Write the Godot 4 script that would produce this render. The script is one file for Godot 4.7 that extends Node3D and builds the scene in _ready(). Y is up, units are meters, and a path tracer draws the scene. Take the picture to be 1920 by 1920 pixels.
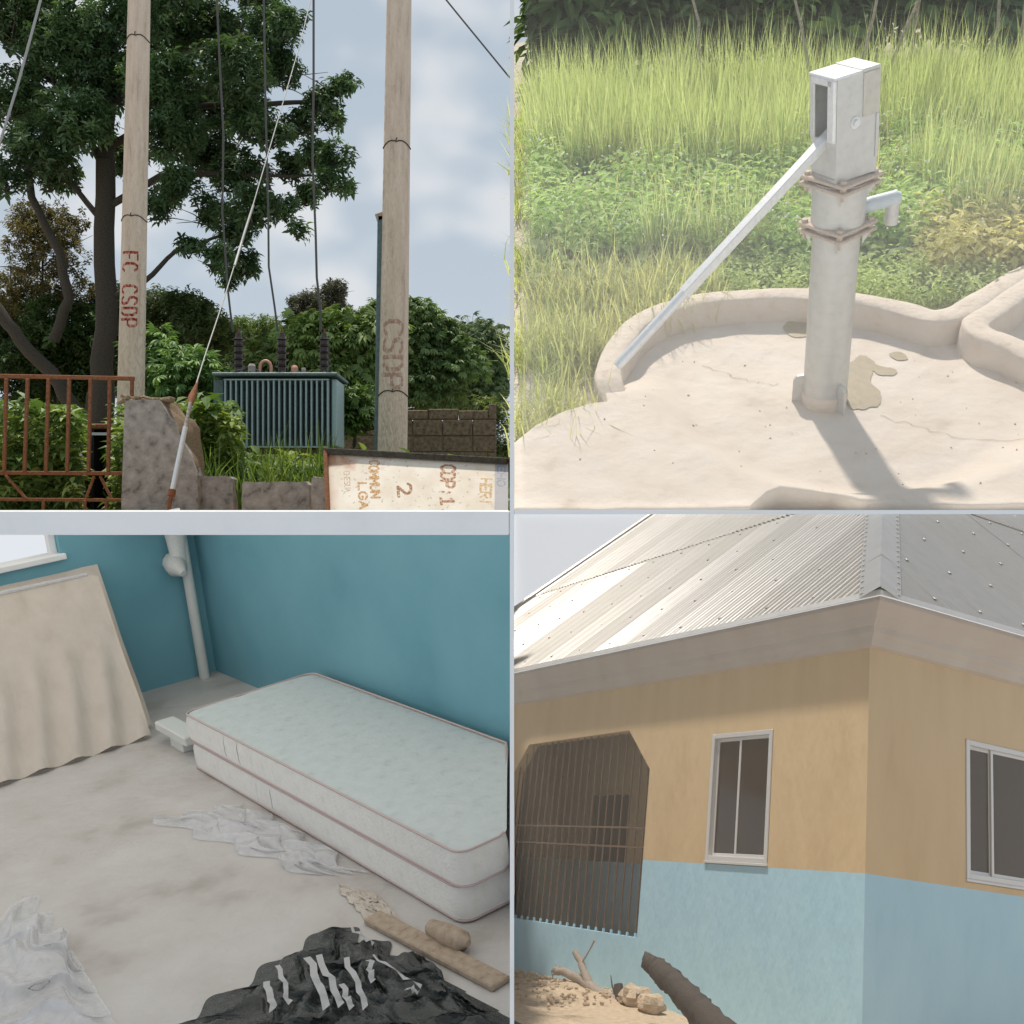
extends Node3D
# Four neighbouring sites seen from one spot: a transformer on an earth terrace (above left), the room
# dug in below it, a steep slope with a hand pump (above right) and a house on the falling ground beyond.

const EYE := Vector3(0, 7, 0)
var TRANSFORMER_YARD := Transform3D(Basis.IDENTITY, EYE)
var PUMP_SLOPE := Transform3D(Basis(Vector3(0.97926, -0.03362, 0.19980), Vector3(-0.09017, 0.81077, 0.57837), Vector3(-0.18143, -0.58439, 0.79093)), EYE + Vector3(1.22318, 0.42864, -4.60000))
var STORE_ROOM := Transform3D(Basis(Vector3(0.61463, -0.06774, 0.78590), Vector3(-0.11414, 0.97818, 0.17357), Vector3(-0.78051, -0.19638, 0.59349)), EYE + Vector3(-0.16036, -1.05218, -3.60000))
var HOUSE_PLOT := Transform3D(Basis(Vector3(0.87312, -0.24095, -0.42380), Vector3(0.11324, 0.94578, -0.30443), Vector3(0.47418, 0.21781, 0.85306)), EYE + Vector3(3.12945, -3.20509, -10.40000))

var rng := RandomNumberGenerator.new()
var names := {}
var M := {}
var fbm := FastNoiseLite.new()
var site := Transform3D.IDENTITY

# ------------------------------------------------------------------ mesh building
class MB:
	var v := PackedVector3Array()
	var n := PackedVector3Array()
	var t := PackedVector2Array()
	var k := PackedColorArray()
	var tint := Color(1, 1, 1)
	func vert(p, nn, uv = Vector2.ZERO):
		v.append(p); n.append(nn); t.append(uv); k.append(tint)
	func tri3(a, b, c, na, nb, nc, ua = Vector2.ZERO, ub = Vector2.ZERO, uc = Vector2.ZERO):
		var g = (c - a).cross(b - a)
		vert(a, na, ua)
		if g.dot(na + nb + nc) >= 0:
			vert(b, nb, ub); vert(c, nc, uc)
		else:
			vert(c, nc, uc); vert(b, nb, ub)
	func tri(a, b, c, hint = Vector3.ZERO):
		var g = (c - a).cross(b - a)
		if g.length_squared() < 1e-16: return
		g = g.normalized()
		if hint != Vector3.ZERO and g.dot(hint) < 0: g = -g
		tri3(a, b, c, g, g, g)
	func quad(a, b, c, d, hint = Vector3.ZERO):
		var g = (c - a).cross(b - a)
		if g.length_squared() < 1e-16: g = (d - a).cross(c - a)
		if g.length_squared() < 1e-16: return
		g = g.normalized()
		if hint != Vector3.ZERO and g.dot(hint) < 0: g = -g
		tri3(a, b, c, g, g, g, Vector2(0, 0), Vector2(1, 0), Vector2(1, 1))
		tri3(a, c, d, g, g, g, Vector2(0, 0), Vector2(1, 1), Vector2(0, 1))
	func poly(pts, hint):      # convex polygon as a fan
		for i in range(1, pts.size() - 1): tri(pts[0], pts[i], pts[i + 1], hint)
	func prism(pts, off):      # polygon (any simple outline, 3D, planar) pushed along off
		var nn = off.normalized()
		var ax = (pts[1] - pts[0]).normalized(); var ay = nn.cross(ax)
		var flat := PackedVector2Array()
		for p in pts: flat.append(Vector2((p - pts[0]).dot(ax), (p - pts[0]).dot(ay)))
		var idx = Geometry2D.triangulate_polygon(flat)
		for i in range(0, idx.size(), 3):
			tri(pts[idx[i]], pts[idx[i + 1]], pts[idx[i + 2]], -nn)
			tri(pts[idx[i]] + off, pts[idx[i + 1]] + off, pts[idx[i + 2]] + off, nn)
		var area := 0.0
		for i in flat.size(): area += flat[i].cross(flat[(i + 1) % flat.size()])
		for i in pts.size():
			var a = pts[i]; var b = pts[(i + 1) % pts.size()]
			var out = (b - a).cross(nn) * signf(area)
			quad(a, b, b + off, a + off, out)
	func box(xf, s, ch = 0.0):
		var h = s * 0.5
		if ch <= 0.0:
			for ax in 3:
				for sg in [-1.0, 1.0]:
					var d = Vector3.ZERO; d[ax] = sg
					var u = Vector3.ZERO; u[(ax + 1) % 3] = 1
					var w = Vector3.ZERO; w[(ax + 2) % 3] = 1
					var c = d * h[ax]; var eu = u * h[(ax + 1) % 3]; var ew = w * h[(ax + 2) % 3]
					quad(xf * (c - eu - ew), xf * (c + eu - ew), xf * (c + eu + ew), xf * (c - eu + ew), xf.basis * d)
			return
		var cor = func(sx, sy, sz, ax):
			var p = Vector3(sx * h.x, sy * h.y, sz * h.z)
			for q in 3:
				if q != ax: p[q] -= signf(p[q]) * ch
			return xf * p
		for ax in 3:
			for sg in [-1.0, 1.0]:
				var q = []
				for uv in [[-1, -1], [1, -1], [1, 1], [-1, 1]]:
					var s3 = Vector3.ZERO; s3[ax] = sg; s3[(ax + 1) % 3] = uv[0]; s3[(ax + 2) % 3] = uv[1]
					q.append(cor.call(s3.x, s3.y, s3.z, ax))
				var d = Vector3.ZERO; d[ax] = sg
				quad(q[0], q[1], q[2], q[3], xf.basis * d)
		for ax in 3:
			var b1 = (ax + 1) % 3; var b2 = (ax + 2) % 3
			for s1 in [-1.0, 1.0]:
				for s2 in [-1.0, 1.0]:
					var pa = Vector3.ZERO; pa[ax] = -1; pa[b1] = s1; pa[b2] = s2
					var pb = Vector3.ZERO; pb[ax] = 1; pb[b1] = s1; pb[b2] = s2
					var d = Vector3.ZERO; d[b1] = s1; d[b2] = s2
					quad(cor.call(pa.x, pa.y, pa.z, b1), cor.call(pb.x, pb.y, pb.z, b1), cor.call(pb.x, pb.y, pb.z, b2), cor.call(pa.x, pa.y, pa.z, b2), xf.basis * d)
		for sx in [-1.0, 1.0]:
			for sy in [-1.0, 1.0]:
				for sz in [-1.0, 1.0]:
					tri(cor.call(sx, sy, sz, 0), cor.call(sx, sy, sz, 1), cor.call(sx, sy, sz, 2), xf.basis * Vector3(sx, sy, sz))
	func slab(a, b, ch = 0.0):   # axis box from corner a to corner b
		box(Transform3D(Basis.IDENTITY, (a + b) * 0.5), (b - a).abs(), ch)
	func bar(a, b, w, h, ch = 0.0, up = Vector3.UP):   # box from a to b, w across, h high
		var z = (b - a).normalized()
		if absf(z.dot(up)) > 0.98: up = Vector3.BACK
		var x = up.cross(z).normalized(); var y = z.cross(x)
		box(Transform3D(Basis(x, y, z), (a + b) * 0.5), Vector3(w, h, a.distance_to(b)), ch)
	func tube(pts, radii, sides = 8, caps = true, rough = 0.0, nz = null):
		var rings = []
		var prev = Vector3.ZERO
		for i in pts.size():
			var d = (pts[mini(i + 1, pts.size() - 1)] - pts[maxi(i - 1, 0)]).normalized()
			var x = prev - d * prev.dot(d) if prev != Vector3.ZERO else (Vector3.RIGHT if absf(d.x) < 0.8 else Vector3.UP).cross(d)
			x = x.normalized(); prev = x
			var y = d.cross(x)
			var r = radii[i] if radii is Array or radii is PackedFloat32Array else radii
			var ring = []
			for j in sides:
				var a = TAU * j / sides
				var rr = r
				if nz: rr = r * (1.0 + rough * (nz.get_noise_3dv((pts[i] + (x * cos(a) + y * sin(a)) * r) * 420.0) + .5 * nz.get_noise_3dv(pts[i] * 1500.0 + Vector3(j * 37, 0, 0)) + .5 * nz.get_noise_3d(j * 40, pts[i].x * 60, pts[i].z * 60)))
				ring.append([pts[i] + (x * cos(a) + y * sin(a)) * rr, x * cos(a) + y * sin(a)])
			rings.append(ring)
		for i in rings.size() - 1:
			for j in sides:
				var a = rings[i][j]; var b = rings[i][(j + 1) % sides]; var c = rings[i + 1][(j + 1) % sides]; var e = rings[i + 1][j]
				var u0 = float(j) / sides; var u1 = float(j + 1) / sides
				var v0 = float(i) / (rings.size() - 1); var v1 = float(i + 1) / (rings.size() - 1)
				tri3(a[0], b[0], c[0], a[1], b[1], c[1], Vector2(u0, v0), Vector2(u1, v0), Vector2(u1, v1))
				tri3(a[0], c[0], e[0], a[1], c[1], e[1], Vector2(u0, v0), Vector2(u1, v1), Vector2(u0, v1))
		if caps:
			for e in [0, rings.size() - 1]:
				var d = (pts[0] - pts[1]) if e == 0 else (pts[-1] - pts[-2])
				for j in sides: tri(pts[e], rings[e][j][0], rings[e][(j + 1) % sides][0], d)
	func lathe(prof, sides, xf):     # prof: Vector2(radius, height)
		for i in prof.size() - 1:
			var dp = prof[i + 1] - prof[i]
			var nn = Vector2(dp.y, -dp.x).normalized()
			for j in sides:
				var a = TAU * j / sides; var b = TAU * (j + 1) / sides
				var da = Vector3(cos(a), 0, sin(a)); var db = Vector3(cos(b), 0, sin(b))
				var na = xf.basis * (da * nn.x + Vector3.UP * nn.y); var nb = xf.basis * (db * nn.x + Vector3.UP * nn.y)
				var p = xf * (da * prof[i].x + Vector3.UP * prof[i].y); var q = xf * (db * prof[i].x + Vector3.UP * prof[i].y)
				var r = xf * (db * prof[i + 1].x + Vector3.UP * prof[i + 1].y); var s = xf * (da * prof[i + 1].x + Vector3.UP * prof[i + 1].y)
				if prof[i].x > 1e-5: tri3(p, q, r, na, nb, nb)
				if prof[i + 1].x > 1e-5: tri3(p, r, s, na, nb, na)
	func grid(nx, ny, f, up = Vector3.UP):      # f(u, v) -> point; null leaves a hole
		var P = []
		for j in ny + 1:
			var row = []
			for i in nx + 1: row.append(f.call(float(i) / nx, float(j) / ny))
			P.append(row)
		var N = []
		for j in ny + 1:
			var row = []
			for i in nx + 1:
				var a = P[j][maxi(i - 1, 0)]; var b = P[j][mini(i + 1, nx)]; var c = P[maxi(j - 1, 0)][i]; var d = P[mini(j + 1, ny)][i]
				var o = P[j][i]
				if o == null: row.append(up); continue
				if a == null: a = o
				if b == null: b = o
				if c == null: c = o
				if d == null: d = o
				var g = (b - a).cross(d - c)
				g = up if g.length_squared() < 1e-18 else g.normalized()
				if g.dot(up) < 0: g = -g
				row.append(g)
			N.append(row)
		for j in ny:
			for i in nx:
				var a = P[j][i]; var b = P[j][i + 1]; var c = P[j + 1][i + 1]; var d = P[j + 1][i]
				if a == null or b == null or c == null or d == null: continue
				var u0 = float(i) / nx; var u1 = float(i + 1) / nx; var v0 = float(j) / ny; var v1 = float(j + 1) / ny
				tri3(a, b, c, N[j][i], N[j][i + 1], N[j + 1][i + 1], Vector2(u0, v0), Vector2(u1, v0), Vector2(u1, v1))
				tri3(a, c, d, N[j][i], N[j + 1][i + 1], N[j + 1][i], Vector2(u0, v0), Vector2(u1, v1), Vector2(u0, v1))
	func leaf(p, d, up, l, w, fold = 0.25):      # a folded, slightly drooping leaf of six triangles
		d = d.normalized()
		var s = d.cross(up)
		if s.length_squared() < 1e-6: s = d.cross(Vector3.RIGHT)
		s = s.normalized(); var q = s.cross(d)
		var m1 = p + d * l * 0.38; var tip = p + d * l - q * l * 0.16
		var m2 = p + d * l * 0.7 - q * l * 0.05
		for sg in [-1.0, 1.0]:
			var e1 = m1 + s * sg * w * 0.5 + q * w * fold; var e2 = m2 + s * sg * w * 0.36 + q * w * fold * 0.7
			tri(p, e1, m1, q); tri(m1, e1, e2, q); tri(m1, e2, m2, q); tri(m2, e2, tip, q)
	func blade(p, d, side, l, w, bend):           # a grass blade of three segments
		var a = p; var dir = d.normalized(); var wa = w
		var out = side.cross(dir).normalized()
		for i in 3:
			var b = a + dir * l / 3.0
			var wb = w * [0.85, 0.55, 0.0][i]
			var nn = out
			if i < 2: tri3(a - side * wa * .5, a + side * wa * .5, b + side * wb * .5, nn, nn, nn); tri3(a - side * wa * .5, b + side * wb * .5, b - side * wb * .5, nn, nn, nn)
			else: tri3(a - side * wa * .5, a + side * wa * .5, b, nn, nn, nn)
			a = b; wa = wb
			dir = (dir + out * bend).normalized(); out = side.cross(dir).normalized()
	func mesh(mat = null):
		var arr = []; arr.resize(Mesh.ARRAY_MAX)
		arr[Mesh.ARRAY_VERTEX] = v; arr[Mesh.ARRAY_NORMAL] = n; arr[Mesh.ARRAY_TEX_UV] = t; arr[Mesh.ARRAY_COLOR] = k
		var m = ArrayMesh.new(); m.add_surface_from_arrays(Mesh.PRIMITIVE_TRIANGLES, arr)
		if mat: m.surface_set_material(0, mat)
		return m

func numbered(s):
	names[s] = names.get(s, -1) + 1
	return s if names[s] == 0 else "%s_%03d" % [s, names[s]]

func tag(o, label, category, group = "", kind = ""):
	o.set_meta("label", label); o.set_meta("category", category)
	if group: o.set_meta("group", group)
	if kind: o.set_meta("kind", kind)
	return o

func thing(called, label, category, at = Vector3.ZERO, group = "", turn = 0.0):
	var o = Node3D.new(); o.name = numbered(called); add_child(o)
	o.transform = site * Transform3D(Basis(Vector3.UP, turn), at)
	return tag(o, label, category, group)

func part(called, mb, mat, parent, at = Transform3D.IDENTITY):
	var o = MeshInstance3D.new(); o.name = called
	o.mesh = mb.mesh(mat) if mb is MB else mb
	if not (mb is MB): o.material_override = mat
	o.transform = at
	parent.add_child(o, true)
	return o

func solo(called, mb, mat, label, category, at = Vector3.ZERO, group = ""):
	var o = MeshInstance3D.new(); o.name = numbered(called); o.mesh = mb.mesh(mat); add_child(o)
	o.transform = site * Transform3D(Basis.IDENTITY, at)
	return tag(o, label, category, group)

func ground_piece(called, mb, mat, label, category):
	var o = solo(called, mb, mat, label, category); o.set_meta("kind", "structure"); return o

func scatter(called, mesh, mat, xfs, cols, parent):
	var mm = MultiMesh.new(); mm.transform_format = MultiMesh.TRANSFORM_3D; mm.use_colors = true
	mm.mesh = mesh; mm.instance_count = xfs.size()
	for i in xfs.size():
		mm.set_instance_transform(i, xfs[i]); mm.set_instance_color(i, cols[i])
	var o = MultiMeshInstance3D.new(); o.multimesh = mm; o.material_override = mat
	o.set_meta("kind", "stuff")
	if parent == null:
		o.name = numbered(called); add_child(o); o.transform = site
	else:
		o.name = called; parent.add_child(o, true)
	return o

func rand_basis(tilt = PI, size = 1.0):
	var b = Basis(Vector3.UP, rng.randf() * TAU)
	var ax = Vector3(rng.randf_range(-1, 1), 0, rng.randf_range(-1, 1))
	if ax.length() < 0.01: ax = Vector3.RIGHT
	return (Basis(ax.normalized(), rng.randf_range(-tilt, tilt)) * b).scaled(Vector3.ONE * size)

# ------------------------------------------------------------------ materials
func lin(r, g, b): return Color(r, g, b).linear_to_srgb()

func noise_tex(freq, seed_, c0, c1, c2, p0 = 0.3, p1 = 0.7, octaves = 5, size = 512, normal = 0.0):
	var f = FastNoiseLite.new(); f.seed = seed_; f.frequency = freq; f.fractal_octaves = octaves
	f.noise_type = FastNoiseLite.TYPE_SIMPLEX_SMOOTH
	var tx = NoiseTexture2D.new(); tx.noise = f; tx.width = size; tx.height = size; tx.seamless = true
	if normal > 0: tx.as_normal_map = true; tx.bump_strength = normal
	else:
		var g = Gradient.new(); g.offsets = PackedFloat32Array([0, p0, p1, 1]); g.colors = PackedColorArray([c0, c1, c1.lerp(c2, 0.6), c2])
		tx.color_ramp = g
	return tx

# c0 / c1 / c2: dark spots, body, pale spots (linear base colours); metres: size of one tile
func surf(c0, c1, c2, metres, rough, bump = 0.0, freq = 0.012, metal = 0.0, sd = 1):
	var m = StandardMaterial3D.new()
	m.albedo_texture = noise_tex(freq, sd, lin(c0[0], c0[1], c0[2]), lin(c1[0], c1[1], c1[2]), lin(c2[0], c2[1], c2[2]))
	m.roughness = rough; m.metallic = metal
	m.uv1_triplanar = true; m.uv1_scale = Vector3.ONE / metres
	if bump > 0:
		m.normal_enabled = true; m.normal_texture = noise_tex(freq * 3.0, sd + 7, Color.BLACK, Color.GRAY, Color.WHITE, 0.3, 0.7, 5, 512, 6.0); m.normal_scale = bump
	return m

func plain(r, g, b, rough, metal = 0.0):
	var m = StandardMaterial3D.new(); m.albedo_color = lin(r, g, b); m.roughness = rough; m.metallic = metal
	return m

func leafy(r, g, b, through = 0.5, rough = 0.55):
	var m = StandardMaterial3D.new(); m.albedo_color = lin(r, g, b); m.roughness = rough
	m.vertex_color_use_as_albedo = true; m.cull_mode = BaseMaterial3D.CULL_DISABLED
	if through > 0:
		m.backlight_enabled = true; m.backlight = lin(r * through * 1.3, g * through * 1.3, b * through * 0.7)
	return m

func make_materials():
	M.white = surf([.74, .74, .73], [.8, .8, .79], [.83, .83, .82], 1.5, .8, .15)
	M.soil = surf([.16, .11, .07], [.3, .22, .14], [.42, .33, .23], 1.6, .95, .8, .02, 0, 3)
	M.pale_soil = surf([.34, .29, .22], [.5, .44, .36], [.6, .54, .46], 1.2, .95, .7, .02, 0, 4)
	M.apron = surf([.54, .46, .385], [.645, .565, .49], [.69, .625, .565], 1.3, .85, .3, .008, 0, 5)
	M.curb = surf([.5, .41, .33], [.64, .55, .465], [.69, .61, .54], .8, .9, .4, .015, 0, 6)
	M.wet = surf([.31, .255, .165], [.36, .3, .2], [.42, .355, .25], .5, .4, .1, .02, 0, 8)
	M.galv = surf([.5, .495, .47], [.57, .565, .54], [.63, .63, .61], .5, .5, .15, .02, .45, 9)
	M.galv_tan = surf([.44, .41, .35], [.52, .49, .43], [.58, .56, .5], .4, .5, .15, .02, .35, 42)
	M.streak = plain(.42, .42, .42, .3)  # pale colour of the glints laid on the black plastic
	M.galv_bright = surf([.6, .61, .62], [.7, .71, .72], [.78, .79, .8], .3, .38, .1, .02, .5, 10)
	M.screw = plain(.4, .39, .38, .5, .3)
	M.flange = surf([.3, .2, .14], [.5, .4, .32], [.6, .5, .42], .15, .7, .4, .02, .1, 11)
	M.bluegrey = surf([.4, .46, .5], [.5, .57, .62], [.6, .66, .7], .2, .5, .1, .02, .1, 12)
	M.pole = surf([.22, .17, .13], [.36, .29, .225], [.44, .37, .3], .9, .9, .5, .03, 0, 13)
	M.mouldy = surf([.1, .09, .08], [.27, .245, .22], [.42, .385, .35], .8, .92, .8, .014, 0, 14)
	M.brokenedge = surf([.09, .06, .035], [.2, .145, .09], [.33, .26, .18], .25, .97, 1.0, .03, 0, 15)
	M.backblock = surf([.05, .037, .022], [.14, .1, .062], [.25, .19, .12], .7, .95, .9, .016, 0, 16)
	M.rust = surf([.09, .03, .012], [.2, .075, .03], [.28, .13, .06], .3, .85, .6, .02, .1, 17)
	M.trafo = surf([.05, .085, .085], [.085, .13, .13], [.13, .18, .18], .6, .55, .15, .02, .1, 18)
	M.fin = surf([.2, .28, .28], [.3, .4, .4], [.38, .47, .47], .4, .5, .1, .02, .1, 30)
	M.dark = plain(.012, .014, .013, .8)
	M.brownglaze = surf([.012, .008, .007], [.03, .02, .016], [.05, .035, .03], .2, .3, .1, .02, 0, 19)
	M.wire = plain(.09, .085, .08, .7)
	M.paleswire = plain(.36, .36, .35, .6, .2)
	M.bark = surf([.022, .018, .013], [.05, .042, .03], [.1, .085, .065], .5, .95, 1.0, .03, 0, 20)
	M.copper = surf([.35, .15, .1], [.5, .24, .18], [.6, .34, .27], .1, .5, .1, .02, .2, 21)
	M.leaf = leafy(1, 1, 1, .5)
	M.grass = leafy(1, 1, 1, .95, .6)
	M.weed = leafy(1, 1, 1, .85, .55)
	M.yellow = surf([.625, .455, .26], [.665, .49, .285], [.7, .525, .315], 3.5, .85, .12, .006, 0, 22); M.yellow.uv1_scale = Vector3(.8, .2, .8)
	M.blue = surf([.39, .65, .8], [.42, .68, .84], [.45, .71, .86], 2.6, .8, .15, .006, 0, 23); M.blue.uv1_scale = Vector3(.9, .3, .9)
	M.cornice = surf([.5, .425, .36], [.57, .49, .42], [.62, .55, .48], 2.2, .85, .2, .006, 0, 24)
	M.roof = surf([.21, .205, .2], [.245, .24, .235], [.28, .275, .27], 1.4, .38, .05, .01, .3, 25)
	M.roof_b = surf([.28, .275, .27], [.33, .325, .32], [.38, .375, .37], 1.4, .33, .05, .01, .35, 26)
	M.roof_c = surf([.215, .21, .2], [.24, .235, .225], [.27, .26, .25], 1.4, .42, .05, .01, .25, 27)
	M.alum = plain(.72, .71, .7, .45, .35)
	M.tint_glass = StandardMaterial3D.new()
	M.tint_glass.albedo_color = Color(.24, .18, .13, .8); M.tint_glass.transparency = BaseMaterial3D.TRANSPARENCY_ALPHA; M.tint_glass.roughness = .08
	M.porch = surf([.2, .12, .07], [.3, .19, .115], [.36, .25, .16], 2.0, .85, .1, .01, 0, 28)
	M.ironbar = plain(.17, .1, .065, .75, .1)
	M.sand = surf([.34, .25, .16], [.5, .39, .28], [.62, .52, .4], .9, .95, .9, .02, 0, 29)
	M.driftwood = surf([.12, .09, .07], [.33, .275, .23], [.52, .46, .41], .3, .9, 1.0, .03, 0, 31)
	M.charred = surf([.018, .015, .013], [.05, .042, .036], [.11, .095, .085], .3, .85, 1.0, .03, 0, 32)
	M.room_blue = surf([.12, .31, .38], [.145, .355, .43], [.18, .4, .475], 2.4, .6, .1, .005, 0, 33)
	M.floor = surf([.38, .34, .305], [.5, .465, .435], [.57, .545, .525], 2.0, .55, .3, .008, 0, 34)
	M.ticking = surf([.45, .5, .49], [.53, .575, .57], [.57, .62, .615], .8, .9, .15, .02, 0, 35)
	M.foamside = surf([.7, .68, .63], [.76, .745, .71], [.8, .79, .76], .5, .9, .25, .02, 0, 36)
	M.piping = plain(.52, .41, .39, .85)
	M.clearwrap = surf([.6, .6, .62], [.74, .74, .76], [.84, .84, .86], .4, .22, .4, .02, 0, 37)
	M.clearwrap.albedo_color = Color(1, 1, 1, .5); M.clearwrap.roughness = .13; M.clearwrap.transparency = BaseMaterial3D.TRANSPARENCY_ALPHA
	M.blackwrap = surf([.012, .014, .013], [.022, .026, .024], [.04, .045, .042], .4, .25, .4, .02, 0, 38)
	M.tan = surf([.46, .39, .32], [.55, .48, .41], [.62, .55, .48], .9, .6, .3, .012, 0, 39)
	M.plank = surf([.24, .17, .115], [.38, .29, .21], [.47, .38, .29], .4, .8, .4, .02, 0, 40)
	M.pvc = plain(.66, .67, .64, .45)
	M.frost = plain(.5, .52, .53, .6); M.frost.backlight_enabled = true; M.frost.backlight = lin(.92, .93, .93); M.frost.cull_mode = BaseMaterial3D.CULL_DISABLED  # translucent sheet of the added roof, passes daylight into the store room
	M.cloth = surf([.6, .6, .57], [.7, .7, .67], [.78, .78, .75], .2, .95, .4, .03, 0, 41)

# ------------------------------------------------------------------ lettering worked as strokes on a small picture
const STROKES := {
	"C": [[1, .15, .7, 0, .3, 0, 0, .25, 0, .75, .3, 1, .7, 1, 1, .85]], "S": [[1, .14, .7, 0, .25, 0, 0, .2, .15, .45, .85, .56, 1, .8, .75, 1, .25, 1, 0, .86]],
	"D": [[0, 0, 0, 1, .6, 1, 1, .75, 1, .25, .6, 0, 0, 0]], "P": [[0, 1, 0, 0, .75, 0, 1, .15, 1, .4, .75, .54, 0, .54]], "F": [[1, 0, 0, 0, 0, 1], [0, .5, .75, .5]],
	"T": [[0, 0, 1, 0], [.5, 0, .5, 1]], "O": [[.3, 0, .7, 0, 1, .25, 1, .75, .7, 1, .3, 1, 0, .75, 0, .25, .3, 0]], "M": [[0, 1, 0, 0, .5, .6, 1, 0, 1, 1]],
	"U": [[0, 0, 0, .75, .3, 1, .7, 1, 1, .75, 1, 0]], "N": [[0, 1, 0, 0, 1, 1, 1, 0]], "L": [[0, 0, 0, 1, 1, 1]], "G": [[1, .15, .7, 0, .3, 0, 0, .25, 0, .75, .3, 1, .7, 1, 1, .8, 1, .55, .6, .55]],
	"A": [[0, 1, .5, 0, 1, 1], [.2, .62, .8, .62]], "2": [[0, .2, .25, 0, .75, 0, 1, .2, .9, .45, 0, 1, 1, 1]], "1": [[.2, .2, .55, 0, .55, 1], [.2, 1, .9, 1]],
	":": [[.5, .3, .5, .36], [.5, .8, .5, .86]], ".": [[.4, .96, .5, .96]], "H": [[0, 0, 0, 1], [1, 0, 1, 1], [0, .5, 1, .5]], "E": [[1, 0, 0, 0, 0, 1, 1, 1], [0, .5, .8, .5]],
	"R": [[0, 1, 0, 0, .75, 0, 1, .15, 1, .4, .75, .52, 0, .52], [.5, .52, 1, 1]], "I": [[.5, 0, .5, 1]], " ": []}

# letters run down the picture, their heads to the right; (x, y): top of the line, h: letter height, w: letter width, in pixels
func stencil(img, text, x, y, h, w, thick, col, strength, gap = 0.35, lean = 0.0):
	var wear = FastNoiseLite.new(); wear.seed = 5; wear.frequency = 0.06
	for ch in text:
		var lines = STROKES.get(ch, [])
		var x0 = int(maxf(x - thick, 0)); var x1 = int(minf(x + h + thick, img.get_width() - 1))
		var y0 = int(maxf(y - thick - absf(lean) * h, 0)); var y1 = int(minf(y + w + thick + absf(lean) * h, img.get_height() - 1))
		for py in range(y0, y1 + 1):
			for px in range(x0, x1 + 1):
				var d := 1e9
				for l in lines:
					for i in range(0, l.size() - 2, 2):
						var a = Vector2(x + h * (1.0 - l[i + 1]), y + w * l[i] - lean * h * (1.0 - l[i + 1])); var b = Vector2(x + h * (1.0 - l[i + 3]), y + w * l[i + 2] - lean * h * (1.0 - l[i + 3]))
						var p = Vector2(px, py)
						d = minf(d, p.distance_to(Geometry2D.get_closest_point_to_segment(p, a, b)))
				var k = clampf(thick * .5 - d + .7, 0, 1) * strength * clampf(.75 + wear.get_noise_2d(px, py) * 1.2, 0, 1)
				if k > 0: img.set_pixel(px, py, img.get_pixel(px, py).lerp(col, k))
		y += w * (1.0 + gap)

# ------------------------------------------------------------------ sky
func make_sky():
	var W := 1024; var H := 512
	var img = Image.create(W, H, false, Image.FORMAT_RGBF)
	var cl = FastNoiseLite.new(); cl.seed = 11; cl.frequency = 1.5; cl.fractal_octaves = 5; cl.noise_type = FastNoiseLite.TYPE_SIMPLEX_SMOOTH
	for j in H:
		var el = (0.5 - (j + 0.5) / H) * PI
		for i in W:
			var az = ((i + 0.5) / W) * TAU
			var d = Vector3(sin(az) * cos(el), sin(el), cos(az) * cos(el))
			var up = maxf(d.y, 0.0)
			var hz = pow(1.0 - up, 3.0)
			var c = Vector3(.33, .395, .47).lerp(Vector3(.455, .515, .565), hz)
			if d.y < 0: c = Vector3(.59, .62, .66)
			var q = d / (absf(d.y) + .45) * Vector3(1, 1.6, 1)
			var a = cl.get_noise_3d(q.x * 2.2, q.y * 2.2, q.z * 2.2) * .75 + cl.get_noise_3d(q.x * 5.5 + 9, q.y * 5.5, q.z * 5.5) * .28
			a = smoothstep(.0, .42, a + .06) * smoothstep(-.22, -.05, d.y)
			c = c.lerp(Vector3(.63, .635, .645), a * .7) if d.y >= 0 else c
			img.set_pixel(i, j, Color(c.x, c.y, c.z))
	var pm = PanoramaSkyMaterial.new(); pm.panorama = ImageTexture.create_from_image(img)
	var s = Sky.new(); s.sky_material = pm
	return s

# ------------------------------------------------------------------ foliage helpers
func sprig(sd, count, l, w, reach, droop = 0.2):
	var r = RandomNumberGenerator.new(); r.seed = sd
	var m = MB.new()
	for i in count:
		var u = (i + .5) / count
		var a = i * 2.4 + r.randf() * .6
		var base = Vector3(0, u * reach, 0) + Vector3(cos(a), 0, sin(a)) * reach * .15 * r.randf()
		var d = Vector3(cos(a), r.randf_range(-.5, .7) - droop, sin(a))
		var s = r.randf_range(.75, 1.2); var tone = r.randf_range(.75, 1.25)
		m.tint = Color(tone, tone, tone)
		m.leaf(base, d, Vector3.UP, l * s, w * s)
	return m.mesh()

func palm_sprig(sd, stems, l, w, reach):        # compound hand-shaped leaves on stalks, as on cassava
	var r = RandomNumberGenerator.new(); r.seed = sd
	var m = MB.new()
	for i in stems:
		var a = i * TAU / stems + r.randf() * .8
		var tip = Vector3(cos(a) * reach * .7, r.randf_range(.1, .9) * reach, sin(a) * reach * .7)
		m.tint = Color(.8, .9, .6); m.tube([Vector3.ZERO, tip * .6 + Vector3.UP * reach * .1, tip], .006, 3, false)
		var tone = r.randf_range(.8, 1.2); m.tint = Color(tone, tone, tone)
		for q in 7:
			var b = a + (q - 3) * .5
			m.leaf(tip, Vector3(cos(b), -.35 - .12 * absf(q - 3) + r.randf() * .2, sin(b)), Vector3.UP, l * (1.0 - .1 * absf(q - 3)), w)
	return m.mesh()

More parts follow.
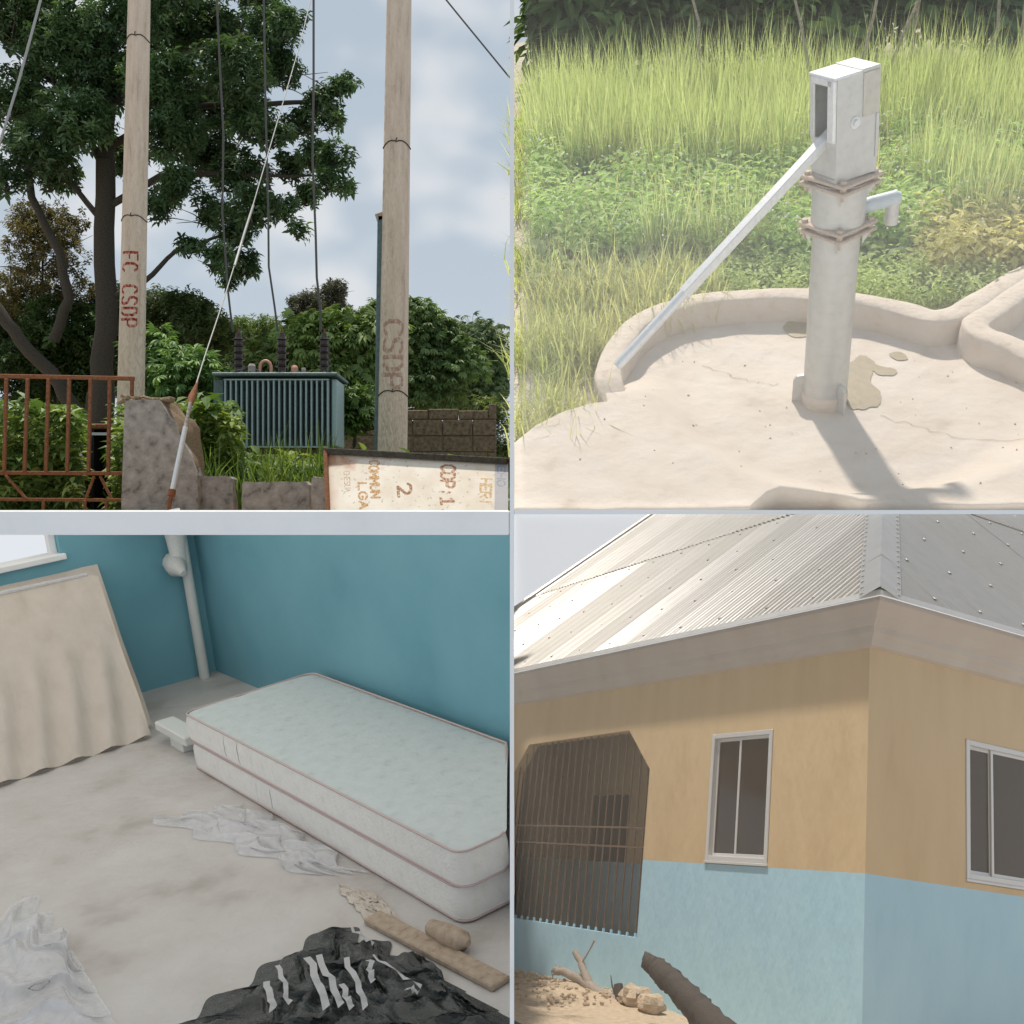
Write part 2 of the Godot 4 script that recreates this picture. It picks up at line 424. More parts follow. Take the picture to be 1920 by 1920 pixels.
func tuft(sd, count, h, w, spread, bend):
	var r = RandomNumberGenerator.new(); r.seed = sd
	var m = MB.new()
	for i in count:
		var a = r.randf() * TAU; var o = Vector3(cos(a), 0, sin(a)) * spread * sqrt(r.randf())
		var d = Vector3(o.x * 1.2 + r.randf_range(-.15, .15), 1, o.z * 1.2 + r.randf_range(-.15, .15))
		var b = r.randf() * TAU
		var tone = r.randf_range(.75, 1.25); m.tint = Color(tone, tone * r.randf_range(.95, 1.05), tone * .9)
		m.blade(o, d, Vector3(cos(b), 0, sin(b)), h * r.randf_range(.55, 1.15), w, bend * r.randf_range(.2, 1.2))
	return m.mesh()

# crown of leaf sprigs through the volume of several clumps: blobs = [centre, radius] pairs
func crown(parent, meshes, blobs, density, size, cols, flat = 0.8, called = "crown"):
	var bag = []
	for q in meshes: bag.append([[], []])
	for b in blobs:
		var cnt = int(density * b[1] * b[1])
		var tone = rng.randf_range(.75, 1.2)
		for i in cnt:
			var d = Vector3(rng.randfn(), rng.randfn(), rng.randfn()).normalized()
			var lump = 1.0 + .35 * fbm.get_noise_3dv((b[0] + d * b[1]) * (1.6 / maxf(b[1], .3)) * 30.0)
			var p = b[0] + d * Vector3(1, flat, 1) * b[1] * pow(rng.randf(), .42) * lump
			var w = rng.randi() % meshes.size()
			var c = cols[0].lerp(cols[1], rng.randf())
			bag[w][0].append(Transform3D(rand_basis(1.1, size * rng.randf_range(.7, 1.3)), p))
			bag[w][1].append(Color(c.r * tone, c.g * tone, c.b * tone))
	for q in meshes.size():
		if bag[q][0].size(): scatter(called, meshes[q], M.leaf, bag[q][0], bag[q][1], parent)

func wobble(pts, amount, steps):      # a polyline made into a gnarled path
	var out = []
	for i in pts.size() - 1:
		for s in steps:
			var u = float(s) / steps
			var p = pts[i].lerp(pts[i + 1], u)
			if i + s > 0: p += Vector3(rng.randfn(), rng.randfn(), rng.randfn()) * amount
			out.append(p)
	out.append(pts[-1])
	return out

func taper(cnt, a, b):
	var o = []
	for i in cnt: o.append(lerpf(a, b, float(i) / maxi(cnt - 1, 1)))
	return o

# ------------------------------------------------------------------ the walls and decks between the sites
func build_partitions():
	site = TRANSFORMER_YARD
	var m = MB.new(); m.slab(Vector3(-7, -.043, -2.6), Vector3(-.0045, .0035, -2.2), .003)
	m.slab(Vector3(-7, -.043, -7.2), Vector3(-.0045, .0035, -6.3), .003)
	solo("roof_slab", m, M.white, "white concrete roof slab edge between the transformer yard and the room below", "roof slab").set_meta("kind", "structure")
	var cover = thing("added_translucent_roof", "unseen translucent sheeting added over the store room to let daylight in", "roof", Vector3.ZERO)  # unseen roof added to bring soft daylight into the room
	for i in 6:
		m = MB.new(); var xa = -6.6 + i * 1.1; var xb = minf(xa + 1.12, -.006)
		m.grid(60, 1, func(u, v): return Vector3(lerpf(xa, xb, u), -.02 + .008 * sin(u * 90) + .003 * (i % 2), lerpf(-2.55, -6.4, v)))
		part("roof_sheet", m, M.frost, cover)
	m = MB.new(); m.slab(Vector3(.0045, -.0042, -8.3), Vector3(5.2, .0038, -2.2))
	solo("deck_slab", m, M.white, "thin white slab edge under the pump apron above the house roof", "deck slab").set_meta("kind", "structure")
	m = MB.new(); m.slab(Vector3(-.004, -4.2, -7.2), Vector3(.004, -.0, -2.2)); m.slab(Vector3(-.004, .0, -2.55), Vector3(.004, 1.05, -2.2))
	solo("partition_wall", m, M.white, "thin white upright partition edge between left and right scenes", "partition wall").set_meta("kind", "structure")

# ------------------------------------------------------------------ transformer yard
func build_yard():
	site = TRANSFORMER_YARD
	var m = MB.new()
	m.grid(60, 60, func(u, v):
		var z = -7.25 - 130.0 * v * v
		var x = lerpf(-9.0 - 60 * v, -.45 + .5 * smoothstep(-21.0, -24.0, z), u)
		return Vector3(x, -.03 + .03 * fbm.get_noise_2d(x * 40, z * 40), z))
	ground_piece("ground", m, M.soil, "brown earth of the transformer yard below the weeds", "ground")
	# two concrete poles
	var spec = [
		["rough concrete power pole with bright red lettering, in front of the tree", Vector3(-4.569, 6.545, -14.4), Vector3(-4.713, 0, -14.4), .132, .172, "FC CSDP", .495, Color(.55, .13, .09), [5.773, 3.574], 1.0],
		["rough concrete power pole with faint maroon lettering, against open sky", Vector3(-1.247, 5.909, -13), Vector3(-1.341, 0, -13), .136, .172, "CSDP", .615, Color(.46, .25, .19), [4.036, 1.294], .4]]
	for s in spec:
		var top = s[1]; var foot = s[2]; foot.y = -.3
		var t = thing("power_pole", s[0], "power pole", Vector3(foot.x, 0, foot.z), "concrete power poles")
		var o = Vector3(foot.x, 0, foot.z)
		var img = Image.create(384, 1536, false, Image.FORMAT_RGB8)
		var n2 = FastNoiseLite.new(); n2.seed = 3; n2.frequency = .012; n2.fractal_octaves = 5
		var n3 = FastNoiseLite.new(); n3.seed = 8; n3.frequency = .25
		for y in 1536:
			for x in 384:
				var k = n2.get_noise_2d(x * 2.5, y * .45) * .9 + n3.get_noise_2d(x, y) * .35
				var c = Vector3(.60, .475, .365).lerp(Vector3(.72, .59, .47), clampf(.5 + k, 0, 1))
				if k < -.5: c *= .78
				img.set_pixel(x, y, Color(c.x, c.y, c.z).linear_to_srgb())
		# the seam of u = 0 is turned to the back; the front is at u = .5
		var L = top.distance_to(foot)
		stencil(img, s[5], 384 * .395, 1536 * s[6], 78 if s[9] > .9 else 84, 19 if s[9] > .9 else 34, 7 if s[9] > .9 else 12, Color(s[7].r, s[7].g, s[7].b), s[9], .6 if s[9] > .9 else .42)
		var pm = StandardMaterial3D.new(); pm.albedo_texture = ImageTexture.create_from_image(img); pm.roughness = .92
		pm.normal_enabled = true; pm.normal_texture = M.pole.normal_texture; pm.normal_scale = .6
		m = MB.new()
		var seg = 30
		for i in seg:
			var a0 = float(i) / seg; var a1 = float(i + 1) / seg
			var p0 = top.lerp(foot, a0) - o; var p1 = top.lerp(foot, a1) - o
			var r0 = lerpf(s[3], s[4], a0); var r1 = lerpf(s[3], s[4], a1)
			for j in 28:
				var u0 = j / 28.0; var u1 = (j + 1) / 28.0
				var d0 = Vector3(-sin(TAU * (u0 - .0)), 0, -cos(TAU * u0)); var d1 = Vector3(-sin(TAU * u1), 0, -cos(TAU * u1))
				m.tri3(p0 + d0 * r0, p0 + d1 * r0, p1 + d1 * r1, d0, d1, d1, Vector2(u0, a0), Vector2(u1, a0), Vector2(u1, a1))
				m.tri3(p0 + d0 * r0, p1 + d1 * r1, p1 + d0 * r1, d0, d1, d0, Vector2(u0, a0), Vector2(u1, a1), Vector2(u0, a1))
		part("shaft", m, pm, t)
		for y in s[8]:
			var f = (top.y - y) / (top.y - foot.y)
			var c = top.lerp(foot, f) - o; var r = lerpf(s[3], s[4], f) + .004
			var ring = []
			for j in 25: ring.append(c + Vector3(sin(TAU * j / 24.0) * r, .018 * sin(j * .9) + .02 * cos(TAU * j / 24.0), cos(TAU * j / 24.0) * r))
			ring.append(ring[-1] + Vector3(.02, .02, .05))
			m = MB.new(); m.tube(ring, .007, 5); part("tie_wire", m, M.bark, t)
		if s[9] < .9:
			m = MB.new()
			var a = Vector3(-1.471, 3.28, -13) - o + Vector3(0, 0, .0); var b = Vector3(-1.519, 0, -13) - o
			m.bar(a + Vector3(.02, 0, 0), b + Vector3(.02, 0, 0), .07, .09, .012); part("conduit", m, M.trafo, t)
			m = MB.new(); m.bar(a + Vector3(.0, .03, 0), a + Vector3(.03, -.06, 0), .09, .1, .01); part("conduit_cap", m, M.pole, t)
	# transformer
	var B = Vector3(-3.007, 0, -15.0)
	var t = thing("transformer", "green oil transformer with cooling fins and three brown bushings", "transformer", B)
	var x0 = -3.791 - B.x; var x1 = -2.223 - B.x; var y0 = 0.805; var y1 = 1.718
	m = MB.new(); m.slab(Vector3(x0 + .06, y0 + .02, -.75), Vector3(x1 - .06, y1, -.04), .015); part("tank", m, M.trafo, t)
	m = MB.new(); m.slab(Vector3(x0 + .0, y1, -.82), Vector3(x1 + .02, y1 + .045, .2), .01)
	var lid = part("lid", m, M.trafo, t)
	m = MB.new()
	for i in 15: m.lathe([Vector2(0, .02), Vector2(.016, .02), Vector2(.018, 0)], 6, Transform3D(Basis.IDENTITY, Vector3(lerpf(x0 + .06, x1 - .05, i / 14.0), y1 + .045, .16)))
	part("bolts", m, M.trafo, lid).set_meta("kind", "stuff")
	var fx0 = -3.627 - B.x; var fx1 = -2.332 - B.x; var fy0 = 0.832; var fy1 = 1.664
	for i in 20:
		var x = lerpf(fx0, fx1, i / 19.0)
		m = MB.new(); m.slab(Vector3(x - .011, fy0, -.04), Vector3(x + .011, fy1, .17), .006); part("cooling_fin", m, M.fin, t)
	m = MB.new(); m.bar(Vector3(fx0 - .02, fy1 + .01, .16), Vector3(fx1 + .02, fy1 + .01, .16), .02, .02, .004); part("fin_rail", m, M.fin, t)
	m = MB.new(); m.bar(Vector3(fx0 - .02, fy0 - .01, .16), Vector3(fx1 + .02, fy0 - .01, .16), .02, .02, .004); part("fin_rail", m, M.fin, t)
	for sx in [[x0, fx0 - .035], [fx1 + .04, x1 + .0]]:
		m = MB.new(); m.slab(Vector3(sx[0], y0 + .03, -.55), Vector3(sx[1], y1 - .03, .1), .012); part("side_radiator", m, M.trafo if sx[0] < 0 else M.fin, t)
	m = MB.new(); m.slab(Vector3(x0 + .2, -.05, -.7), Vector3(x1 - .2, y0 + .02, -.08), .02); part("plinth", m, M.backblock, t)
	for bx in [437, 520, 601]:
		var c = Vector3((bx - 960) / 2200.0 * 15 - B.x, y1 + .045, -.3)
		var prof = [Vector2(.0, 0), Vector2(.1, 0), Vector2(.1, .03), Vector2(.055, .05)]
		for k in 5:
			var h = .07 + k * .087
			prof.append_array([Vector2(.052, h), Vector2(.052, h + .052), Vector2(.088, h + .062), Vector2(.09, h + .07), Vector2(.05, h + .083)])
		prof.append_array([Vector2(.04, .53), Vector2(.03, .57), Vector2(.0, .575)])
		m = MB.new(); m.lathe(prof, 18, Transform3D(Basis.IDENTITY, c))
		var bu = part("bushing", m, M.brownglaze, t)
		m = MB.new(); m.lathe([Vector2(.012, .57), Vector2(.012, .63), Vector2(0, .63)], 8, Transform3D(Basis.IDENTITY, c)); part("terminal", m, M.rust, bu)
		m = MB.new(); m.lathe([Vector2(0, 0), Vector2(.12, 0), Vector2(.12, .025), Vector2(0, .025)], 16, Transform3D(Basis.IDENTITY, c + Vector3(0, .002, 0))); part("flange", m, M.rust if bx == 520 else M.mouldy, bu)
	m = MB.new()
	var arch = []
	var ac = Vector3(-3.15 - B.x, y1 + .13, .0)
	for k in 13: arch.append(ac + Vector3(cos(PI * k / 12.0) * .07, sin(PI * k / 12.0) * .085, 0))
	arch.append(arch[-1] + Vector3(-.005, -.06, 0)); arch.insert(0, arch[0] + Vector3(0, -.09, 0))
	m.tube(arch, .02, 8); part("breather_pipe", m, M.copper, t)
	for bx in [[473, .05, .1], [553, .045, .08], [570, .03, .05]]:
		m = MB.new(); m.lathe([Vector2(0, 0), Vector2(bx[1], 0), Vector2(bx[1], bx[2]), Vector2(bx[1] * .6, bx[2] + .03), Vector2(0, bx[2] + .03)], 12, Transform3D(Basis.IDENTITY, Vector3((bx[0] - 960) / 2200.0 * 15 - B.x, y1 + .045, .02))); part("valve", m, M.mouldy if bx[0] != 553 else M.copper, t)
	m = MB.new(); m.tube(wobble([Vector3(x0 + .25, y1 + .09, -.02), Vector3(x0 + .42, y1 + .14, .02), Vector3(x0 + .6, y1 + .08, .0)], .01, 4), .009, 5); part("loose_lead", m, M.wire, t)
	# wires
	var cables = [
		["dark lead wire hanging to the left bushing", [Vector3(-3.835, 6.909, -15.2), Vector3(-3.786, 5.804, -15.2), Vector3(-3.738, 4.905, -15.2), Vector3(-3.752, 3.869, -15.2), Vector3(-3.683, 2.902, -15.2), Vector3(-3.648, 2.591, -15.2), Vector3(-3.637, 2.351, -15.3)], .014, 0],
		["dark lead wire hanging to the middle bushing", [Vector3(-3.22, 6.909, -15.2), Vector3(-3.192, 5.251, -15.2), Vector3(-3.157, 3.869, -15.2), Vector3(-3.151, 3.178, -15.2), Vector3(-3.075, 2.66, -15.2), Vector3(-3.053, 2.351, -15.3)], .014, 0],
		["dark lead wire hanging to the right bushing", [Vector3(-2.57, 6.909, -15.2), Vector3(-2.57, 5.596, -15.2), Vector3(-2.584, 4.56, -15.2), Vector3(-2.543, 3.593, -15.2), Vector3(-2.529, 3.04, -15.2), Vector3(-2.487, 2.66, -15.2), Vector3(-2.497, 2.351, -15.3)], .016, 0],
		["thin line crossing the sky at top right of the poles", [Vector3(-1.309, 7.491, -16), Vector3(-0.713, 6.756, -16), Vector3(-0.029, 5.92, -16), Vector3(0.218, 5.629, -16)], .012, 0],
		["pale stay wire slanting across the top left tree crown", [Vector3(-4.735, 5.564, -12), Vector3(-4.865, 5.067, -12), Vector3(-5.056, 4.364, -12), Vector3(-5.291, 3.6, -12)], .013, 1]]
	for c in cables:
		m = MB.new(); m.tube(c[1], c[2], 6); solo("power_cable", m, M.paleswire if c[3] else M.wire, c[0], "cable", Vector3.ZERO, "overhead wires")
	var g = thing("guy_wire", "long pale guy wire slanting down to a rod at the broken wall", "guy wire", Vector3(-2.422, 0.019, -8.3))
	var go = Vector3(-2.422, 0.019, -8.3)
	m = MB.new(); m.tube([Vector3(-2.186, 5.85, -13) - go, Vector3(-2.243, 4.932, -12.4) - go, Vector3(-2.361, 2.698, -10.6) - go, Vector3(-2.356, 1.745, -9.6) - go, Vector3(-2.352, 1.207, -9) - go, Vector3(-2.345, 0.84, -8.6) - go], .0052, 7); part("strand", m, M.paleswire, g)
	m = MB.new(); m.tube([Vector3(-2.34, 2.079, -9.9) - go, Vector3(-2.377, 2.553, -10.5) - go, Vector3(-2.381, 2.823, -10.8) - go], .011, 6); part("splice", m, M.paleswire, g)
	m = MB.new(); m.tube([Vector3(-2.343, 0.974, -8.75) - go, Vector3(-2.345, 0.84, -8.6) - go, Vector3(-2.351, 0.758, -8.55) - go], [.006, .03, .01], 8); part("turnbuckle", m, M.rust, g)
	m = MB.new(); m.tube([Vector3(-2.343, 0.797, -8.55) - go, Vector3(-2.351, 0.615, -8.45) - go], .014, 8); part("eye_rod", m, M.mouldy, g)
	m = MB.new(); m.tube([Vector3(-2.351, 0.615, -8.45) - go, Vector3(-2.416, 0.133, -8.33) - go], .018, 10); part("stay_rod", m, M.galv_bright, g)
	m = MB.new(); m.tube([Vector3(-2.415, 0.159, -8.34) - go, Vector3(-2.419, 0.114, -8.33) - go], .028, 10); part("collar", m, M.rust, g)
	m = MB.new(); m.tube([Vector3(-2.416, 0.133, -8.33) - go, Vector3(-2.445, -0.057, -8.3) - go], .016, 8); part("lower_rod", m, M.rust, g)
	# gate
	t = thing("metal_gate", "rusty metal gate of upright bars at the left edge", "gate", Vector3(-3.416, 0, -9))
	var o = Vector3(-3.416, 0, -9)
	var gate = func(nm, a, b, w): 
		var q = MB.new(); q.bar(a - o, b - o, w, w, .004); part(nm, q, M.rust, t)
	gate.call("rail", Vector3(-4.196, 1.053, -9.05), Vector3(-2.896, 1.023, -9), .032)
	gate.call("rail", Vector3(-4.196, 0.304, -9.05), Vector3(-2.855, 0.295, -9), .03)
	gate.call("rail", Vector3(-4.196, 0.099, -9.05), Vector3(-2.855, 0.09, -9), .026)
	for b in [[12, 8], [52, 46], [91, 86], [130, 126], [170, 166], [206, 203]]:
		gate.call("bar", Vector3((b[0] - 960) / 2200.0 * 9, 1.023, -9), Vector3((b[1] - 960) / 2200.0 * 9, 0.311, -9), .026)
	gate.call("stile", Vector3(-2.913, 1.039, -9), Vector3(-2.921, 0.695, -9), .026)
	for b in [[8, 890, 48, 936], [175, 892, 160, 934], [186, 892, 208, 936]]:
		gate.call("brace", Vector3((b[0] - 960) / 2200.0 * 9, (960 - b[1]) / 2200.0 * 9, -9.02), Vector3((b[2] - 960) / 2200.0 * 9, (960 - b[3]) / 2200.0 * 9, -9.02), .02)
	for x in [82, 160, 200]: gate.call("leg", Vector3((x - 960) / 2200.0 * 9, 0.09, -9), Vector3((x - 2 - 960) / 2200.0 * 9, -.05, -9), .022)
	# broken wall
	t = thing("broken_wall", "broken grey mould-stained concrete wall beside the rusty gate", "wall", Vector3(-2.58, 0, -8.6))
	o = Vector3(-2.58, 0, -8.6)
	var outline = [Vector3(-2.869, -0.098, -8.6), Vector3(-2.838, 0.813, -8.6), Vector3(-2.729, 0.825, -8.6), Vector3(-2.584, 0.821, -8.6), Vector3(-2.56, 0.782, -8.6), Vector3(-2.537, 0.747, -8.6), Vector3(-2.51, 0.7, -8.6), Vector3(-2.474, 0.665, -8.6), Vector3(-2.451, 0.602, -8.6), Vector3(-2.428, 0.543, -8.6), Vector3(-2.392, 0.485, -8.6), Vector3(-2.357, 0.422, -8.6), Vector3(-2.33, 0.344, -8.6), Vector3(-2.306, 0.27, -8.6), Vector3(-2.295, -0.098, -8.6)]
	var pts = []
	for p in outline: pts.append(p - o)
	m = MB.new(); m.prism(pts, Vector3(0, 0, -.16)); part("render_face", m, M.mouldy, t)
	m = MB.new()
	var edge = [[296, 752, 318, 752], [305, 762, 326, 760], [315, 778, 340, 778], [326, 792, 352, 781], [333, 806, 362, 800], [340, 822, 364, 822], [349, 838, 369, 850], [358, 854, 370, 872], [366, 874, 371, 886], [371, 893, 374, 900]]
	m.grid(6, 9, func(u, v):
		var e = edge[int(roundf(v * 9))]
		var p = Vector3((lerpf(e[0], e[2], u) - 960) / 2200.0 * 8.63, (960 - lerpf(e[1], e[3], u)) / 2200.0 * 8.63, -8.625 - u * .18)
		return p - o + Vector3(rng.randf_range(-.01, .012), rng.randf_range(-.012, .012), rng.randf_range(-.01, .004)), Vector3(.6, .5, .6))
	part("broken_edge", m, M.brokenedge, t)
	m = MB.new()
	for i in 16: m.box(Transform3D(rand_basis(.5), Vector3(lerpf(-2.847, -2.548, i / 15.0), 0.826 + rng.randf_range(-.006, .01), -8.68) - o), Vector3(.05, rng.randf_range(.015, .035), .14), .006)
	part("rough_top", m, M.brokenedge, t)
	var lows = [["low broken stump of mouldy wall next to the guy rod", 372, 438, 893, 8.7], ["low mould-stained concrete block in front of the transformer", 453, 581, 904, 8.5], ["narrow grey concrete stump at the sign's left edge", 583, 625, 894, 8.3]]
	for l in lows:
		var a = (l[1] - 960) / 2200.0 * l[4]; var b = (l[2] - 960) / 2200.0 * l[4]; var h = (960 - l[3]) / 2200.0 * l[4]
		m = MB.new()
		var P = [Vector3(a, -.06, 0), Vector3(a + .004, h - .012, 0)]
		for q in 8: P.append(Vector3(lerpf(a + .02, b - .03, q / 7.0), h + rng.randf_range(-.007, .006), 0))
		P.append_array([Vector3(b - .008, h - .02, 0), Vector3(b, -.06, 0)])
		m.prism(P, Vector3(0, 0, -.16))
		solo("wall_stump", m, M.mouldy, l[0], "wall", Vector3(0, 0, -l[4]), "broken wall remains")
	# sign board lying on its side
	t = thing("sign_board", "rusty white painted sign board lying on its side with stencilled letters", "sign", Vector3(-0.433, 0, -5.6))
	o = Vector3(-0.433, 0, -5.6)
	var A = Vector3(-0.936, 0.3, -5.9) - o; var Bq = Vector3(0.102, 0.221, -5.6) - o
	Bq.x = -0.018 - o.x; Bq.y = 0.234
	var C = Vector3(Bq.x, -.04, Bq.z + .22); var Dq = Vector3(A.x + .05, -.04, A.z + .22)
	var si = Image.create(900, 420, false, Image.FORMAT_RGB8)
	var sn = FastNoiseLite.new(); sn.seed = 21; sn.frequency = .006; sn.fractal_octaves = 5
	for y in 420:
		for x in 900:
			var k = sn.get_noise_2d(x, y)
			var c = Vector3(.66, .58, .47).lerp(Vector3(.76, .7, .61), clampf(.5 + k, 0, 1))
			var rustk = clampf(1.3 - Vector2(x, y * 1.4).length() / 190.0 + k * 1.1, 0, 1) * .85 + clampf(.7 - y / 26.0 + k * 1.4, 0, 1) * .5 + clampf(1.0 - x / 60.0 + k, 0, 1) * .5
			c = c.lerp(Vector3(.42, .2, .1), clampf(rustk, 0, .9))
			if sn.get_noise_2d(x * 5 + 900, y * 5) > .47: c *= .62
			si.set_pixel(x, y, Color(c.x, c.y, c.z).linear_to_srgb())
	var ochre = Color(.66, .46, .22)
	# columns read downwards; u runs along the board, v down it
	stencil(si, "CHESUA", 92, 120, 30, 17, 4, Color(.62, .5, .36), .8, .3)
	stencil(si, "LGA", 166, 195, 40, 42, 11, ochre, .95, .35)
	stencil(si, "COMMUN", 230, 44, 44, 32, 11, ochre, .95, .3)
	stencil(si, "2", 372, 220, 66, 58, 15, Color(.5, .3, .14), .95, .3, .35)
	stencil(si, "CDP:1.", 585, 44, 62, 46, 14, Color(.56, .33, .17), .95, .3)
	stencil(si, "HERI", 772, 130, 48, 38, 11, Color(.72, .56, .34), .85, .3)
	for x in range(838, 900):
		for y in range(14, 420):
			si.set_pixel(x, y, si.get_pixel(x, y).lerp(Color(.62, .63, .68), .75))
	stencil(si, "EHO", 850, 30, 34, 40, 8, Color(.5, .52, .6), .8, .3)
	var sm = StandardMaterial3D.new(); sm.albedo_texture = ImageTexture.create_from_image(si); sm.roughness = .6
	m = MB.new()
	var fn = (C - A).cross(Bq - A).normalized()
	if fn.z < 0: fn = -fn
	m.tri3(A, Bq, C, fn, fn, fn, Vector2(0, 0), Vector2(1, 0), Vector2(1, 1))
	m.tri3(A, C, Dq, fn, fn, fn, Vector2(0, 0), Vector2(1, 1), Vector2(0, 1))
	part("printed_face", m, sm, t)
	m = MB.new(); m.prism([A + Vector3(0, -.001, -.004), Bq + Vector3(0, -.001, -.004), C + Vector3(0, 0, -.004), Dq + Vector3(0, 0, -.004)], Vector3(0, 0, -.03)); part("panel", m, M.rust, t)
	m = MB.new(); m.bar(A + Vector3(-.01, .008, 0), Bq + Vector3(.0, .008, 0), .045, .032, .004); part("frame_rail", m, M.bark, t)
	m = MB.new(); m.bar(A + Vector3(-.004, .02, 0), Dq + Vector3(-.004, 0, 0), .02, .035, .004); part("frame_rail", m, M.rust, t)
	# rear block wall
	t = thing("block_wall", "dark weathered block wall behind the right pole", "wall", Vector3(-1.391, 0, -18))
	o = Vector3(-1.391, 0, -18)
	var row = 0
	for y in [[-.1, .42], [.42, .66], [.66, .92], [.92, 1.17], [1.17, 1.42], [1.42, 1.6]]:
		var x = -2.684 if row < 4 else -2.446
		var first = true
		while x < -0.245 - .05:
			var w = .46 if not (first and row % 2) else .24
			first = false
			var xe = minf(x + w, -0.237)
			var top = y[1] - (.0 if row < 5 else rng.randf_range(0, .05))
			if row == 5 and x > -0.491: top += .07
			m = MB.new(); m.slab(Vector3(x + .006, y[0] + .004, -18.2) - o, Vector3(xe - .006, top - .004, -18.0 + rng.randf_range(-.015, .015)) - o, .012)
			part("block", m, M.backblock, t)
			x = xe
		row += 1
	m = MB.new(); m.slab(Vector3(-2.667, -.1, -18.18) - o, Vector3(-0.254, 1.36, -18.03) - o); part("mortar", m, M.brokenedge, t)
	# rusty cabinet behind the gate
	t = thing("metal_cabinet", "small rusty cabinet with a dark open front behind the gate", "cabinet", Vector3(-4.035, 0, -11.5))
	o = Vector3(-4.035, 0, -11.5)
	m = MB.new()
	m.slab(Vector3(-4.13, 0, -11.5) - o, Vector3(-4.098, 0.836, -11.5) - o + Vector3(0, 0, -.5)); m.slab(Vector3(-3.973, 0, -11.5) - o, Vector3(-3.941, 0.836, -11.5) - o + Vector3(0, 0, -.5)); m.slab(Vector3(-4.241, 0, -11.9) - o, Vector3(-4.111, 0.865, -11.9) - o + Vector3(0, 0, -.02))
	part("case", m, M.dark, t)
	m = MB.new(); m.slab(Vector3(-4.133, 0.814, -11.48) - o, Vector3(-3.924, 0.866, -11.48) - o + Vector3(0, 0, -.55), .01); part("top", m, M.rust, t)
	m = MB.new(); m.slab(Vector3(-4.112, 0.751, -11.48) - o, Vector3(-3.945, 0.778, -11.48) - o + Vector3(0, 0, -.03)); part("shelf_lip", m, M.galv, t)
	m = MB.new(); m.prism([Vector3(-4.261, 0, -10.8), Vector3(-4.241, 0.599, -10.8), Vector3(-4.05, 0.687, -10.8), Vector3(-3.976, 0.491, -10.8), Vector3(-3.976, 0, -10.8)], Vector3(0, 0, -.1))
	solo("concrete_fragment", m, M.mouldy, "slanting slab of broken concrete in the weeds behind the gate bars", "rubble")
	build_yard_trees()

